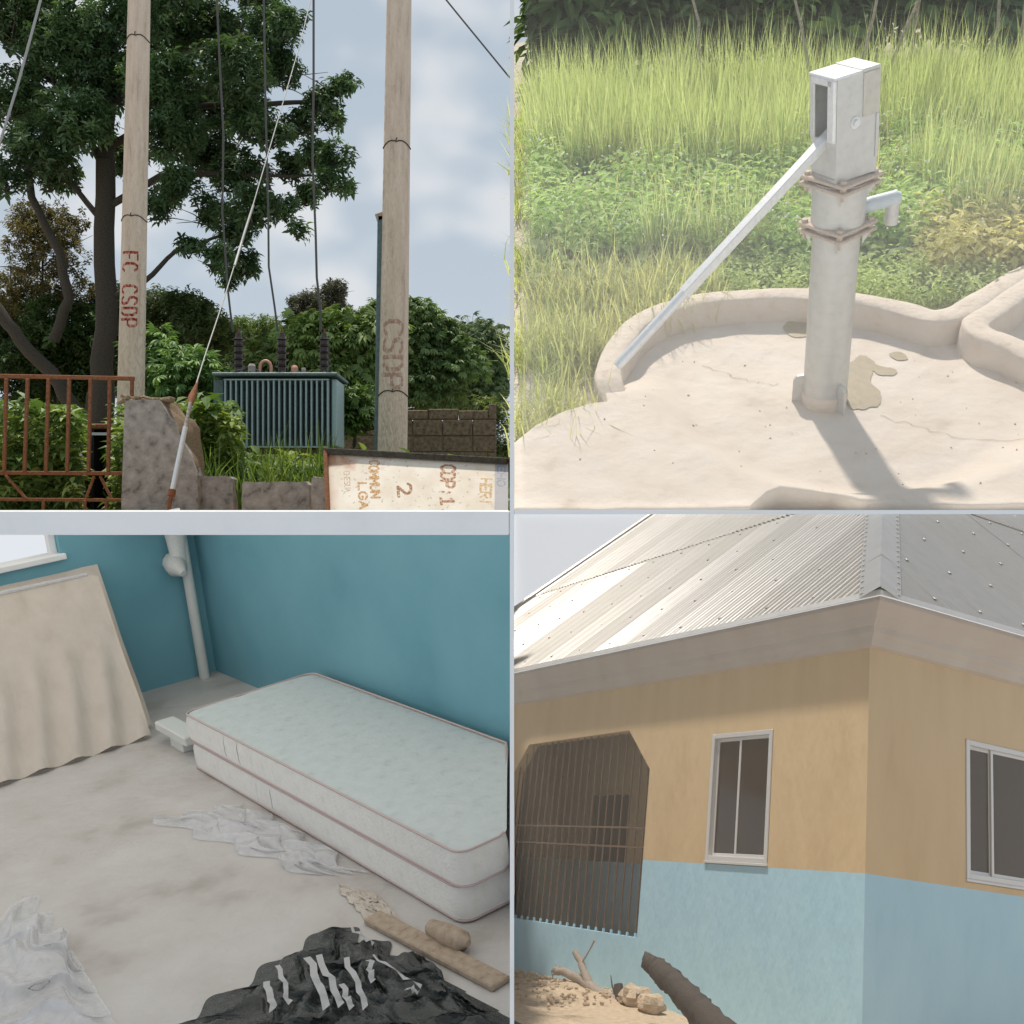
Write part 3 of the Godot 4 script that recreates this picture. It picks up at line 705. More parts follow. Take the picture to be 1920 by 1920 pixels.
func build_yard_trees():
	var s1 = sprig(1, 14, .16, .062, .22); var s2 = sprig(2, 12, .17, .07, .2); var s3 = sprig(3, 16, .13, .05, .24)
	var tree = func(called, label, cat, foot, limbs, blobs, meshes, density, size, cols, flat = .8, group = ""):
		var t = thing(called, label, cat, Vector3(foot.x, 0, foot.z), group)
		var o = Vector3(foot.x, 0, foot.z)
		for l in limbs:
			var mm = MB.new(); var q = []
			for p in l[0]: q.append(p - o)
			q = wobble(q, l[1] * .12, 4)
			mm.tube(q, taper(q.size(), l[1], l[2]), 9)
			part("trunk" if l[1] > .1 else "branch", mm, M.bark, t)
		var bl = []
		var tw = MB.new()
		for b in blobs:
			bl.append([b[0] - o, b[1]])
			for k in (5 if b[1] > .2 else 2):
				var e = b[0] - o + Vector3(rng.randfn(), rng.randfn() * .7, rng.randfn()) * b[1] * .75
				var st = b[0] - o + Vector3(-.25 * b[1], -.6 * b[1], 0)
				tw.tube([st, st.lerp(e, .5) + Vector3(0, .12 * b[1], 0), e], [.016, .01, .004], 4, false)
		part("twigs", tw, M.bark, t).set_meta("kind", "stuff")
		crown(t, meshes, bl, density, size, cols, flat)
		return t
	var D = 21.0
	var at = func(x, y, d = 21.0): return Vector3((x - 960) / 2200.0 * d, (960 - y) / 2200.0 * d, -d)
	var bl = []
	for b in [[40, 40, 90], [120, 110, 95], [40, 190, 80], [70, 280, 75], [160, 60, 80], [200, 150, 90], [150, 230, 80], [110, 330, 55], [320, 60, 90], [300, 160, 85], [320, 250, 80], [235, 300, 60], [400, 60, 85], [440, 140, 85], [400, 210, 80], [390, 300, 70], [330, 350, 50], [300, 390, 45], [505, 60, 70], [520, 130, 60], [540, 50, 40], [470, 230, 60], [450, 330, 60], [480, 395, 55], [400, 400, 45], [520, 260, 38], [565, 235, 42], [600, 200, 42], [640, 165, 34], [620, 230, 34], [540, 320, 42], [590, 300, 42], [630, 300, 40], [620, 345, 36], [580, 370, 36], [540, 400, 32], [440, 440, 45], [410, 490, 35], [460, 500, 38], [430, 530, 26], [360, 470, 28], [655, 360, 16], [660, 160, 16], [560, 440, 20], [20, 340, 40], [250, 20, 80], [60, -40, 100], [300, -50, 110], [480, -30, 90]]:
		bl.append([at.call(b[0], b[1], D + rng.randf_range(-1.2, 1.6)), b[2] / 2200.0 * D * (.86 if b[0] < 470 else .8)])
	var j = at.call(198, 300)
	var limbs = [
		[[at.call(190, 985), at.call(192, 800), at.call(196, 560), at.call(198, 300)], .23, .17], [[j, at.call(205, 180), at.call(215, 20)], .15, .09],
		[[at.call(160, 985), at.call(152, 790), at.call(110, 720), at.call(40, 640), at.call(-20, 560)], .16, .1], [[at.call(158, 830), at.call(175, 760), at.call(188, 690)], .13, .12],
		[[at.call(100, 640), at.call(130, 560), at.call(110, 470), at.call(60, 370), at.call(40, 250)], .1, .06],
		[[at.call(198, 390), at.call(300, 330), at.call(400, 325), at.call(455, 322)], .07, .03], [[at.call(197, 560), at.call(270, 530), at.call(330, 470), at.call(420, 440)], .06, .025],
		[[at.call(200, 280), at.call(330, 200), at.call(500, 195), at.call(600, 190), at.call(650, 170)], .075, .02], [[at.call(400, 325), at.call(520, 330), at.call(640, 330)], .04, .015],
		[[at.call(204, 200), at.call(330, 110), at.call(470, 60)], .07, .03], [[at.call(196, 420), at.call(130, 340), at.call(60, 280)], .06, .03], [[at.call(198, 320), at.call(140, 200), at.call(60, 120)], .07, .03]]
	tree.call("broadleaf_tree", "large dark broadleaf tree with spreading crown behind the left pole", "tree", at.call(192, 960), limbs, bl, [s1, s2, s3], 520, .8, [Color(.045, .1, .035), Color(.13, .22, .09)])
	# shrubs and trees behind
	var olive = [Color(.10, .095, .03), Color(.2, .17, .07)]; var deep = [Color(.04, .085, .024), Color(.09, .16, .045)]; var mid = [Color(.08, .15, .045), Color(.2, .3, .1)]; var light = [Color(.12, .21, .05), Color(.28, .39, .12)]
	var bush = func(called, label, cat, list, d, meshes, density, size, cols, flat = .85):
		var b2 = []
		for b in list: b2.append([at.call(b[0], b[1], d + rng.randf_range(-.6, .6)), b[2] / 2200.0 * d])
		var f = at.call(list[0][0], 960, d)
		return tree.call(called, label, cat, f, [[[f, at.call(list[0][0], list[0][1], d)], .05, .02]], b2, meshes, density, size, cols, flat, "shrubs behind the transformer yard")
	var c1 = palm_sprig(4, 5, .2, .055, .35); var c2 = palm_sprig(5, 6, .17, .05, .3)
	bush.call("dry_shrub", "yellowish dry shrub under the tree at the far left", "shrub", [[80, 470, 75], [40, 560, 70], [130, 560, 60], [60, 420, 45], [120, 430, 45]], 23.0, [s3], 520, .62, olive)
	bush.call("dark_shrub", "dark dense thicket behind the twin trunks", "shrub", [[120, 640, 90], [60, 700, 85], [160, 720, 75], [210, 680, 60], [20, 620, 70], [220, 580, 45]], 23.5, [s1, s2], 520, .85, deep)
	bush.call("dark_shrub", "dark leafy shrub directly right of the left pole", "shrub", [[330, 620, 62], [300, 590, 48], [370, 610, 50], [300, 680, 60], [370, 700, 66], [420, 640, 40], [340, 575, 36]], 22.0, [s1, s3], 620, .7, [Color(.055, .1, .028), Color(.13, .19, .06)])
	bush.call("cassava_plant", "cassava plant with hand-shaped leaves at the left pole's foot", "cassava", [[310, 700, 46], [360, 715, 46], [285, 660, 30], [400, 760, 30], [300, 750, 40]], 17.5, [c1, c2], 300, .9, [Color(.08, .18, .045), Color(.2, .33, .1)])
	bush.call("pale_tree", "rounded pale green tree top left of the middle bushing", "tree", [[480, 640, 50], [520, 650, 45], [450, 660, 40], [500, 690, 60], [430, 690, 50]], 30.0, [s3], 520, .8, light)
	bush.call("vine_tree", "grey-brown vine-draped tree standing out against the sky", "tree", [[580, 580, 34], [560, 600, 26], [618, 560, 32], [632, 545, 20], [600, 600, 36], [640, 590, 20], [556, 575, 18]], 42.0, [s3], 520, .9, [Color(.075, .08, .05), Color(.14, .14, .09)])
	bush.call("cassava_plant", "cassava plants with bright hand-shaped leaves between transformer and right pole", "cassava", [[600, 650, 50], [650, 670, 56], [560, 670, 46], [690, 650, 45], [690, 720, 50], [640, 730, 50], [560, 720, 40], [500, 700, 36]], 20.0, [c1, c2], 330, .95, light)
	bush.call("low_shrub", "low bright shrub at the right flank of the transformer", "shrub", [[665, 760, 34], [690, 790, 30], [650, 800, 30]], 16.5, [c2, s2], 420, .7, [Color(.09, .19, .035), Color(.2, .32, .09)])
	bush.call("roadside_tree", "slender tree top showing left of the right pole", "tree", [[680, 610, 30], [700, 590, 22], [660, 620, 26]], 34.0, [s1], 520, .9, mid)
	bush.call("cassava_plant", "tall cassava bush immediately right of the right pole", "cassava", [[790, 620, 42], [820, 650, 48], [780, 690, 55], [850, 690, 50], [800, 740, 50], [770, 600, 24]], 27.0, [c1, c2], 330, .95, mid)
	bush.call("hedge_shrub", "broad green thicket at the right edge below the sky", "shrub", [[880, 680, 50], [905, 650, 42], [915, 690, 40], [890, 730, 55], [910, 740, 40], [860, 740, 45], [880, 640, 30]], 31.0, [c1, s1], 400, .95, [Color(.1, .17, .07), Color(.23, .31, .15)])
	bush.call("low_shrub", "low weedy bush at the right end of the rear block wall", "shrub", [[925, 790, 36], [935, 850, 38], [930, 910, 36], [910, 770, 26], [950, 880, 30]], 25.0, [s3, s2], 620, .7, [Color(.08, .13, .035), Color(.2, .26, .09)])
	bush.call("distant_trees", "line of distant trees left of the vine-draped tree", "tree", [[300, 600, 55], [380, 620, 50], [440, 640, 46], [230, 620, 60]], 48.0, [s1], 260, 1.5, [Color(.05, .085, .03), Color(.11, .15, .06)])
	# undergrowth: ground cover nobody could count
	var xf = []; var cl = []
	for i in 8500:
		var d = rng.randf_range(9.4, 19.0)
		var px = rng.randf_range(-30, 440) if i % 3 else rng.randf_range(330, 960)
		var x = (px - 960) / 2200.0 * d
		if x > -.4 or (px > 395 and d > 14.0 and px < 650) or (px > 140 and px < 222 and d < 11.7): continue
		xf.append(Transform3D(rand_basis(.5, rng.randf_range(.45, .95)), Vector3(x, rng.randf_range(-.05, .35 if px > 440 else .8), -d)))
		var q = rng.randf(); cl.append(Color(.1, .19, .04).lerp(Color(.36, .46, .13), q * q))
	tag(scatter("undergrowth", s2, M.leaf, xf, cl, null), "leafy green weeds covering the yard behind the gate", "weeds")
	var tg = [tuft(7, 16, .75, .022, .09, .35), tuft(8, 14, .9, .026, .07, .5)]
	for w in 2:
		xf = []; cl = []
		for i in 240:
			var px = rng.randf_range(395, 660) if i % 3 else rng.randf_range(640, 950)
			var d = rng.randf_range(8.9, 14.3) if px < 640 else rng.randf_range(9, 16)
			xf.append(Transform3D(rand_basis(.25, rng.randf_range(.35, .85) * (1.0 if px < 640 else .75)), Vector3((px - 960) / 2200.0 * d, -.03, -d)))
			cl.append(Color(.08, .16, .03).lerp(Color(.24, .34, .11), rng.randf()))
		tag(scatter("tall_grass", tg[w], M.grass, xf, cl, null), "long grass blades in front of the transformer", "grass", "grass in the transformer yard")

# ------------------------------------------------------------------ pump slope
func on_slope(wx, y, z):      # local point at world x = wx
	var b = PUMP_SLOPE.basis; var o = PUMP_SLOPE.origin
	return Vector3((wx - o.x - b.y.x * y - b.z.x * z) / b.x.x, y, z)

func slope_world(p): return PUMP_SLOPE * p - EYE

func soil_height(x, z):
	return -.045 + .025 * fbm.get_noise_2d(x * 60, z * 60) + (.06 * smoothstep(-1.2, -2.2, z))

func apron_height(x, z):
	var r = sqrt(pow(x / .82, 2) + pow((z + .02) / .74, 2)) + .22 * smoothstep(.1, -.6, x)
	var f = smoothstep(-.1, .3, z - .18 * x)
	var h = .1 * smoothstep(.8, 1.12, r) * f
	h += .012 * fbm.get_noise_2d(x * 70, z * 70) + .002 * fbm.get_noise_2d(x * 200, z * 200)
	h += .012 * exp(-pow(Vector2(x, z).length() / .16, 2))
	return h

func build_pump_slope():
	site = PUMP_SLOPE
	var m = MB.new()
	# bare soil from the cut front edge up to the thicket
	m.grid(110, 130, func(u, v):
		var wx = .007 + 5.0 * u * u
		var z0 = 0.725 + -0.058 * wx
		var p = on_slope(wx, -.045, lerpf(z0, -5.6, v))
		p.y = soil_height(p.x, p.z) - .03 * smoothstep(.03, 0.0, v)
		p.x = on_slope(wx, p.y, p.z).x
		if slope_world(p).y < .004: p.z -= (.004 - slope_world(p).y) / .58
		return p)
	ground_piece("ground", m, M.pale_soil, "pale trodden soil round the hand pump apron", "ground")
	m = MB.new()
	m.grid(1, 60, func(u, v):
		var p = on_slope(.0065, 0.0, lerpf(.9, -5.6, v)); p.y = soil_height(p.x, p.z) - .002
		var w = slope_world(p); w.y = maxf(lerpf(.0, w.y, u), .004); w.x = .0065
		return PUMP_SLOPE.affine_inverse() * (w + EYE), PUMP_SLOPE.basis.inverse() * Vector3.LEFT)
	ground_piece("earth_cut", m, M.soil, "cut earth side of the pump slope along the partition", "ground")
	# concrete apron
	var edge = [Vector2(-1.062, 0.904), Vector2(-1.136, 0.494), Vector2(-1.078, 0.378), Vector2(-0.981, 0.27), Vector2(-0.889, 0.207), Vector2(-0.821, 0.181), Vector2(-0.849, 0.07), Vector2(-0.891, -0.081), Vector2(-0.883, -0.313), Vector2(-0.795, -0.563), Vector2(-0.644, -0.721), Vector2(-0.436, -0.802), Vector2(-0.202, -0.827), Vector2(0.005, -0.808), Vector2(0.183, -0.753), Vector2(0.353, -0.664), Vector2(0.46, -0.603), Vector2(0.567, -0.653), Vector2(0.691, -0.791), Vector2(0.847, -0.967), Vector2(1.075, -1.029), Vector2(1.01, -0.255), Vector2(0.787, 0.775), Vector2(0.308, 0.797), Vector2(0.087, 0.792), Vector2(0.003, 0.722), Vector2(-0.171, 0.723), Vector2(-0.217, 0.761), Vector2(-0.271, 0.858)]
	var dense = []
	for i in edge.size():
		var a = edge[i]; var b = edge[(i + 1) % edge.size()]
		var k = maxi(1, int(a.distance_to(b) / .022))
		for q in k: dense.append(a.lerp(b, float(q) / k))
	var N = dense.size()
	m = MB.new()
	m.grid(N, 86, func(u, v):
		var q = dense[int(roundf(u * N)) % N]
		var e = Vector2(.0, .05).lerp(q, minf(v * 86.0 / 83.0, 1.0))
		if v * 86 > 83.5:
			var out = (q - Vector2(0, .05)).normalized() * .008
			var h = apron_height(q.x, q.y)
			var down = clampf((slope_world(Vector3(q.x, h, q.y)).y - .006) / .81, .0, .1)
			return Vector3(q.x, h, q.y) + [Vector3(out.x * .7, -minf(.004, down), out.y * .7), Vector3(out.x, -minf(.014, down), out.y), Vector3(out.x * 1.2, -down, out.y * 1.2)][int(roundf(v * 86)) - 84]
		return Vector3(e.x, apron_height(e.x, e.y), e.y))
	ground_piece("pavement", m, M.apron, "round worn concrete apron under the hand pump", "pavement")
	var curb = func(path, label, sunk = false):
		var pts = []
		for i in path.size() - 1:
			for q in 10:
				var u = q / 10.0
				var p0 = path[maxi(i - 1, 0)]; var p1 = path[i]; var p2 = path[i + 1]; var p3 = path[mini(i + 2, path.size() - 1)]
				pts.append(p1.cubic_interpolate(p2, p0, p3, u))
		pts.append(path[-1])
		var prof = [[-.06, -.09], [-.058, .06], [-.056, .1], [-.046, .114], [-.02, .12], [.02, .12], [.044, .115], [.055, .104], [.058, .06], [.062, -.03]]
		var K = pts.size() - 1
		var mm = MB.new()
		mm.grid(9, K, func(u, v):
			var i = int(roundf(v * K)); var q = prof[int(roundf(u * 9))]
			var d = (pts[mini(i + 1, K)] - pts[maxi(i - 1, 0)]).normalized(); var s = Vector2(-d.y, d.x)
			var p = pts[i]
			var j = Vector3(fbm.get_noise_2d(p.x * 150 + u * 90, p.y * 150), fbm.get_noise_2d(p.x * 150, p.y * 150 + 70 + u * 90), 0) * .008
			var drop = smoothstep(0.0, 6.0, minf(float(i), 6.0))
			return Vector3(p.x + s.x * q[0] + j.x, (q[1] + (j.y if q[1] > 0 else 0.0)) * lerpf(.75, 1.0, drop) - (.09 * (1.0 - smoothstep(4.0, 26.0, float(i))) if sunk else 0.0), p.y + s.y * q[0]))
		solo("kerb", mm, M.curb, label, "kerb", Vector3.ZERO, "concrete kerbs of the pump apron")
	curb.call([Vector2(-0.68, 0.3), Vector2(-0.759, 0.186), Vector2(-0.82, 0.082), Vector2(-0.848, -0.037), Vector2(-0.837, -0.252), Vector2(-0.763, -0.482), Vector2(-0.626, -0.643), Vector2(-0.432, -0.716), Vector2(-0.202, -0.752), Vector2(0.002, -0.734), Vector2(0.178, -0.685), Vector2(0.346, -0.592), Vector2(0.451, -0.533), Vector2(0.557, -0.582), Vector2(0.68, -0.728), Vector2(0.835, -0.912), Vector2(1.103, -1.201)], "curved concrete kerb round the back of the pump apron", true)
	curb.call([Vector2(1.095, -1.154), Vector2(0.867, -0.836), Vector2(0.707, -0.611), Vector2(0.61, -0.475), Vector2(0.634, -0.372), Vector2(0.704, -0.299), Vector2(0.88, -0.078)], "sharply bent concrete kerb of the drain channel at right edge")
	# wet stains on the apron
	var wet = func(list, label):
		var c = Vector2.ZERO
		for p in list: c += p / list.size()
		var mm = MB.new(); var ring = []
		for i in list.size():
			var a = list[i]; var b = list[(i + 1) % list.size()]
			for q in 8:
				var p = a.cubic_interpolate(b, list[i - 1], list[(i + 2) % list.size()], q / 8.0); var w = 1.0 + .15 * fbm.get_noise_2d(p.x * 500, p.y * 500) + .05 * fbm.get_noise_2d(p.x * 3000, p.y * 3000)
				ring.append(c + (p - c) * w)
		for i in ring.size():
			var pr = null
			for s in 4:
				var a = c.lerp(ring[i], (s + 1) / 4.0); var b = c.lerp(ring[(i + 1) % ring.size()], (s + 1) / 4.0)
				var a0 = c.lerp(ring[i], s / 4.0); var b0 = c.lerp(ring[(i + 1) % ring.size()], s / 4.0)
				var P = []
				for w in [a0, b0, b, a]: P.append(Vector3(w.x, apron_height(w.x, w.y) + .0035, w.y))
				mm.tri3(P[0], P[1], P[2], Vector3.UP, Vector3.UP, Vector3.UP); mm.tri3(P[0], P[2], P[3], Vector3.UP, Vector3.UP, Vector3.UP)
		ground_piece("water", mm, M.wet, label, "puddle")
	wet.call([Vector2(0.092, -0.281), Vector2(0.154, -0.382), Vector2(0.211, -0.328), Vector2(0.197, -0.238), Vector2(0.184, -0.151), Vector2(0.219, -0.068), Vector2(0.192, 0.047), Vector2(0.108, 0.065), Vector2(0.089, -0.044)], "damp brown stain beside the pump foot")
	wet.call([Vector2(0.193, -0.318), Vector2(0.24, -0.292), Vector2(0.294, -0.267), Vector2(0.278, -0.222), Vector2(0.215, -0.23)], "small dark puddle right of the pump foot")
	wet.call([Vector2(0.275, -0.402), Vector2(0.322, -0.412), Vector2(0.343, -0.357), Vector2(0.3, -0.347)], "thin wet streak between pump and drain channel")
	wet.call([Vector2(0.358, -0.603), Vector2(0.458, -0.623), Vector2(0.584, -0.693), Vector2(0.591, -0.605), Vector2(0.506, -0.565), Vector2(0.386, -0.545)], "long wet stain at the mouth of the drain channel")
	wet.call([Vector2(-0.156, -0.63), Vector2(-0.129, -0.691), Vector2(-0.055, -0.702), Vector2(-0.053, -0.571), Vector2(-0.118, -0.56)], "round damp patch on the apron left of the pump pipe")
	# hairline cracks and grit on the apron
	m = MB.new()
	for c in [[Vector2(.2, .1), Vector2(.45, .24), Vector2(.8, .3)], [Vector2(-.5, -.3), Vector2(-.3, -.16), Vector2(-.16, -.12)]]:
		var pp = []
		for i in 2:
			for q in 12:
				var p = c[i].lerp(c[i + 1], q / 12.0) + Vector2(rng.randfn(), rng.randfn()) * .008; pp.append(p)
		for i in pp.size() - 1:
			var a = pp[i]; var b = pp[i + 1]; var s = (b - a).normalized().orthogonal() * (.0004 + .0007 * rng.randf())
			m.quad(Vector3(a.x - s.x, apron_height(a.x, a.y) + .003, a.y - s.y), Vector3(b.x - s.x, apron_height(b.x, b.y) + .003, b.y - s.y), Vector3(b.x + s.x, apron_height(b.x, b.y) + .003, b.y + s.y), Vector3(a.x + s.x, apron_height(a.x, a.y) + .003, a.y + s.y), Vector3.UP)
	ground_piece("pavement_cracks", m, M.soil, "hairline cracks in the pump apron", "crack")
	m = MB.new()
	for i in 70:
		var p = Vector2(rng.randf_range(-.9, 1.0), rng.randf_range(-.5, .68)); var q = rng.randf_range(.002, .006)
		if pow(p.x / .8, 2) + pow(p.y / .6, 2) > 1.0 and p.y < .2: continue
		m.box(Transform3D(rand_basis(PI), Vector3(p.x, apron_height(p.x, p.y) + q * .3, p.y)), Vector3(q * 1.6, q, q * 1.2), q * .25)
	var grit = solo("gravel", m, M.sand, "loose grit on the pump apron", "gravel"); grit.set_meta("kind", "stuff")
	build_pump()
	build_slope_plants()

func build_pump():
	var t = thing("hand_pump", "grey steel village hand pump with long lever arm", "hand pump", Vector3.ZERO, "", .72)
	var I = Transform3D.IDENTITY
	var m = MB.new(); m.lathe([Vector2(.0, -.08), Vector2(.0835, -.08), Vector2(.0835, .735), Vector2(0, .735)], 40, I); part("stand_pipe", m, M.galv, t)
	for a in [.75, 2.4, 4.6]:
		m = MB.new(); m.prism([Vector3(.078, -.06, -.006), Vector3(.125, -.06, -.006), Vector3(.122, .10, -.006), Vector3(.108, .118, -.006), Vector3(.078, .125, -.006)], Vector3(0, 0, .012))
		part("gusset", m, M.galv, t, Transform3D(Basis(Vector3.UP, a), Vector3.ZERO))
	m = MB.new(); m.lathe([Vector2(.0, .0), Vector2(.0855, .0), Vector2(.0875, .04), Vector2(.0845, .06)], 40, I); part("silted_foot", m, M.curb, t)
	var ro = Basis(Vector3.UP, .1)
	for h in [.722, .748]:
		m = MB.new(); m.box(Transform3D(ro, Vector3(0, h - .006, 0)), Vector3(.198, .012, .198), .003); part("flange_plate", m, M.flange, t)
	for h in [.898, .924]:
		m = MB.new(); m.box(Transform3D(ro, Vector3(0, h - .008, 0)), Vector3(.206, .012, .206), .003); part("flange_plate", m, M.flange, t)
	for h in [.73, .905]:
		for sx in [-1, 1]:
			for sz in [-1, 1]:
				m = MB.new()
				var c = ro * Vector3(sx * .08, h, sz * .08)
				m.lathe([Vector2(0, -.045), Vector2(.006, -.045), Vector2(.006, -.022), Vector2(.012, -.022), Vector2(.012, .018), Vector2(.013, .018), Vector2(.012, .028), Vector2(0, .028)], 6, Transform3D(Basis.IDENTITY, c))
				part("bolt", m, M.flange, t)
	m = MB.new(); m.lathe([Vector2(.0935, .745), Vector2(.0935, .9)], 40, I); part("water_tank", m, M.galv, t)
	for a in [.2, 1.77, 3.34, 4.91]:
		for h in [.735, .905]:
			m = MB.new(); m.prism([Vector3(.09, h - .075, -.004), Vector3(.12, h - .02, -.004), Vector3(.09, h - .02, -.004)], Vector3(0, 0, .008)); part("gusset", m, M.galv, t, Transform3D(Basis(Vector3.UP, a + .62), Vector3.ZERO))
	# spout
	var back = Basis(Vector3.UP, -.72)
	m = MB.new(); m.tube([back * Vector3(.06, .775, -.03), back * Vector3(.115, .79, -.045), back * Vector3(.2, .806, -.06), back * Vector3(.212, .804, -.062)], [.027, .027, .027, .02], 18); part("spout", m, M.bluegrey, t)
	m = MB.new(); m.tube([back * Vector3(.19, .8, -.058), back * Vector3(.188, .71, -.058)], .024, 16, false); m.tube([back * Vector3(.19, .79, -.058), back * Vector3(.188, .712, -.058)], .02, 16, false); part("spout_mouth", m, M.galv, t)
	# pump head: a folded plate box open at the lever side
	var hx = Transform3D(Basis(Vector3.UP, -.06) * Basis(back * Vector3(0, 0, 1), .05), Vector3(0, .924, .012))
	var hd = MB.new(); var a = .0875; var b = .064; var H = .345
	hd.slab(Vector3(-a, 0, b - .006), Vector3(a, H, b), .0)
	hd.slab(Vector3(-a, 0, -b), Vector3(a, H, -b + .006), .0)
	hd.slab(Vector3(a - .006, 0, -b + .006), Vector3(a, H, b - .006), .0)
	hd.slab(Vector3(-a, 0, -b + .006), Vector3(-a + .006, .14, b - .006), .0)
	hd.slab(Vector3(-a, .01, -b + .006), Vector3(a - .006, .016, b - .006))
	var head = part("pump_head", hd, M.galv, t, hx)
	m = MB.new(); m.slab(Vector3(-a - .012, H, -b - .003), Vector3(.012, H + .008, b + .003), .002); part("lid_plate", m, M.galv_bright, head)
	m = MB.new(); m.slab(Vector3(.0125, H, -b - .003), Vector3(a + .003, H + .011, b + .003), .002); part("cover_plate", m, M.galv, head)
	m = MB.new(); m.slab(Vector3(.02, .2, b + .0005), Vector3(a + .003, H - .002, b + .003), .001); part("side_plate", m, M.galv_tan, head)
	m = MB.new(); m.slab(Vector3(a - .01, .05, b + .001), Vector3(a + .003, .2, b + .004), .001); part("seam_strip", m, M.galv, head)
	m = MB.new(); m.lathe([Vector2(0, 0), Vector2(.02, 0), Vector2(.02, .005), Vector2(.011, .005), Vector2(.011, .015), Vector2(0, .015)], 16, Transform3D(Basis(Vector3.RIGHT, PI / 2), Vector3(-.012, .19, b))); part("axle_bolt", m, M.galv_bright, head)
	m = MB.new()
	m.bar(Vector3(-a - .006, .138, b - .018), Vector3(-a - .006, H, b - .018), .014, .036, .004)
	part("lever_guide", m, M.galv_bright, head)
	m = MB.new(); m.bar(Vector3(-a - .004, .138, -b + .012), Vector3(-a - .004, H, -b + .012), .012, .024, .004); part("lever_guide", m, M.galv, head)
	m = MB.new(); m.bar(Vector3(-a - .006, H - .012, -b + .01), Vector3(-a - .006, H - .012, b - .01), .014, .026, .004); part("lintel_lip", m, M.galv_bright, head)
	# lever
	var p0 = Vector3(-.02, 1.095, -.0); var p1 = Vector3(-.95, .492, -.02)
	var d = (p1 - p0).normalized(); var L = p0.distance_to(p1)
	m = MB.new(); m.bar(p0, p0 + d * L * .70, .035, .035, .003)
	var lv = part("lever", m, M.galv_bright, t)
	m = MB.new(); m.tube([p0 + d * L * .68, p0 + d * L * .985, p0 + d * L], [.0175, .0175, .016], 16); part("lever_grip", m, M.galv_bright, lv)

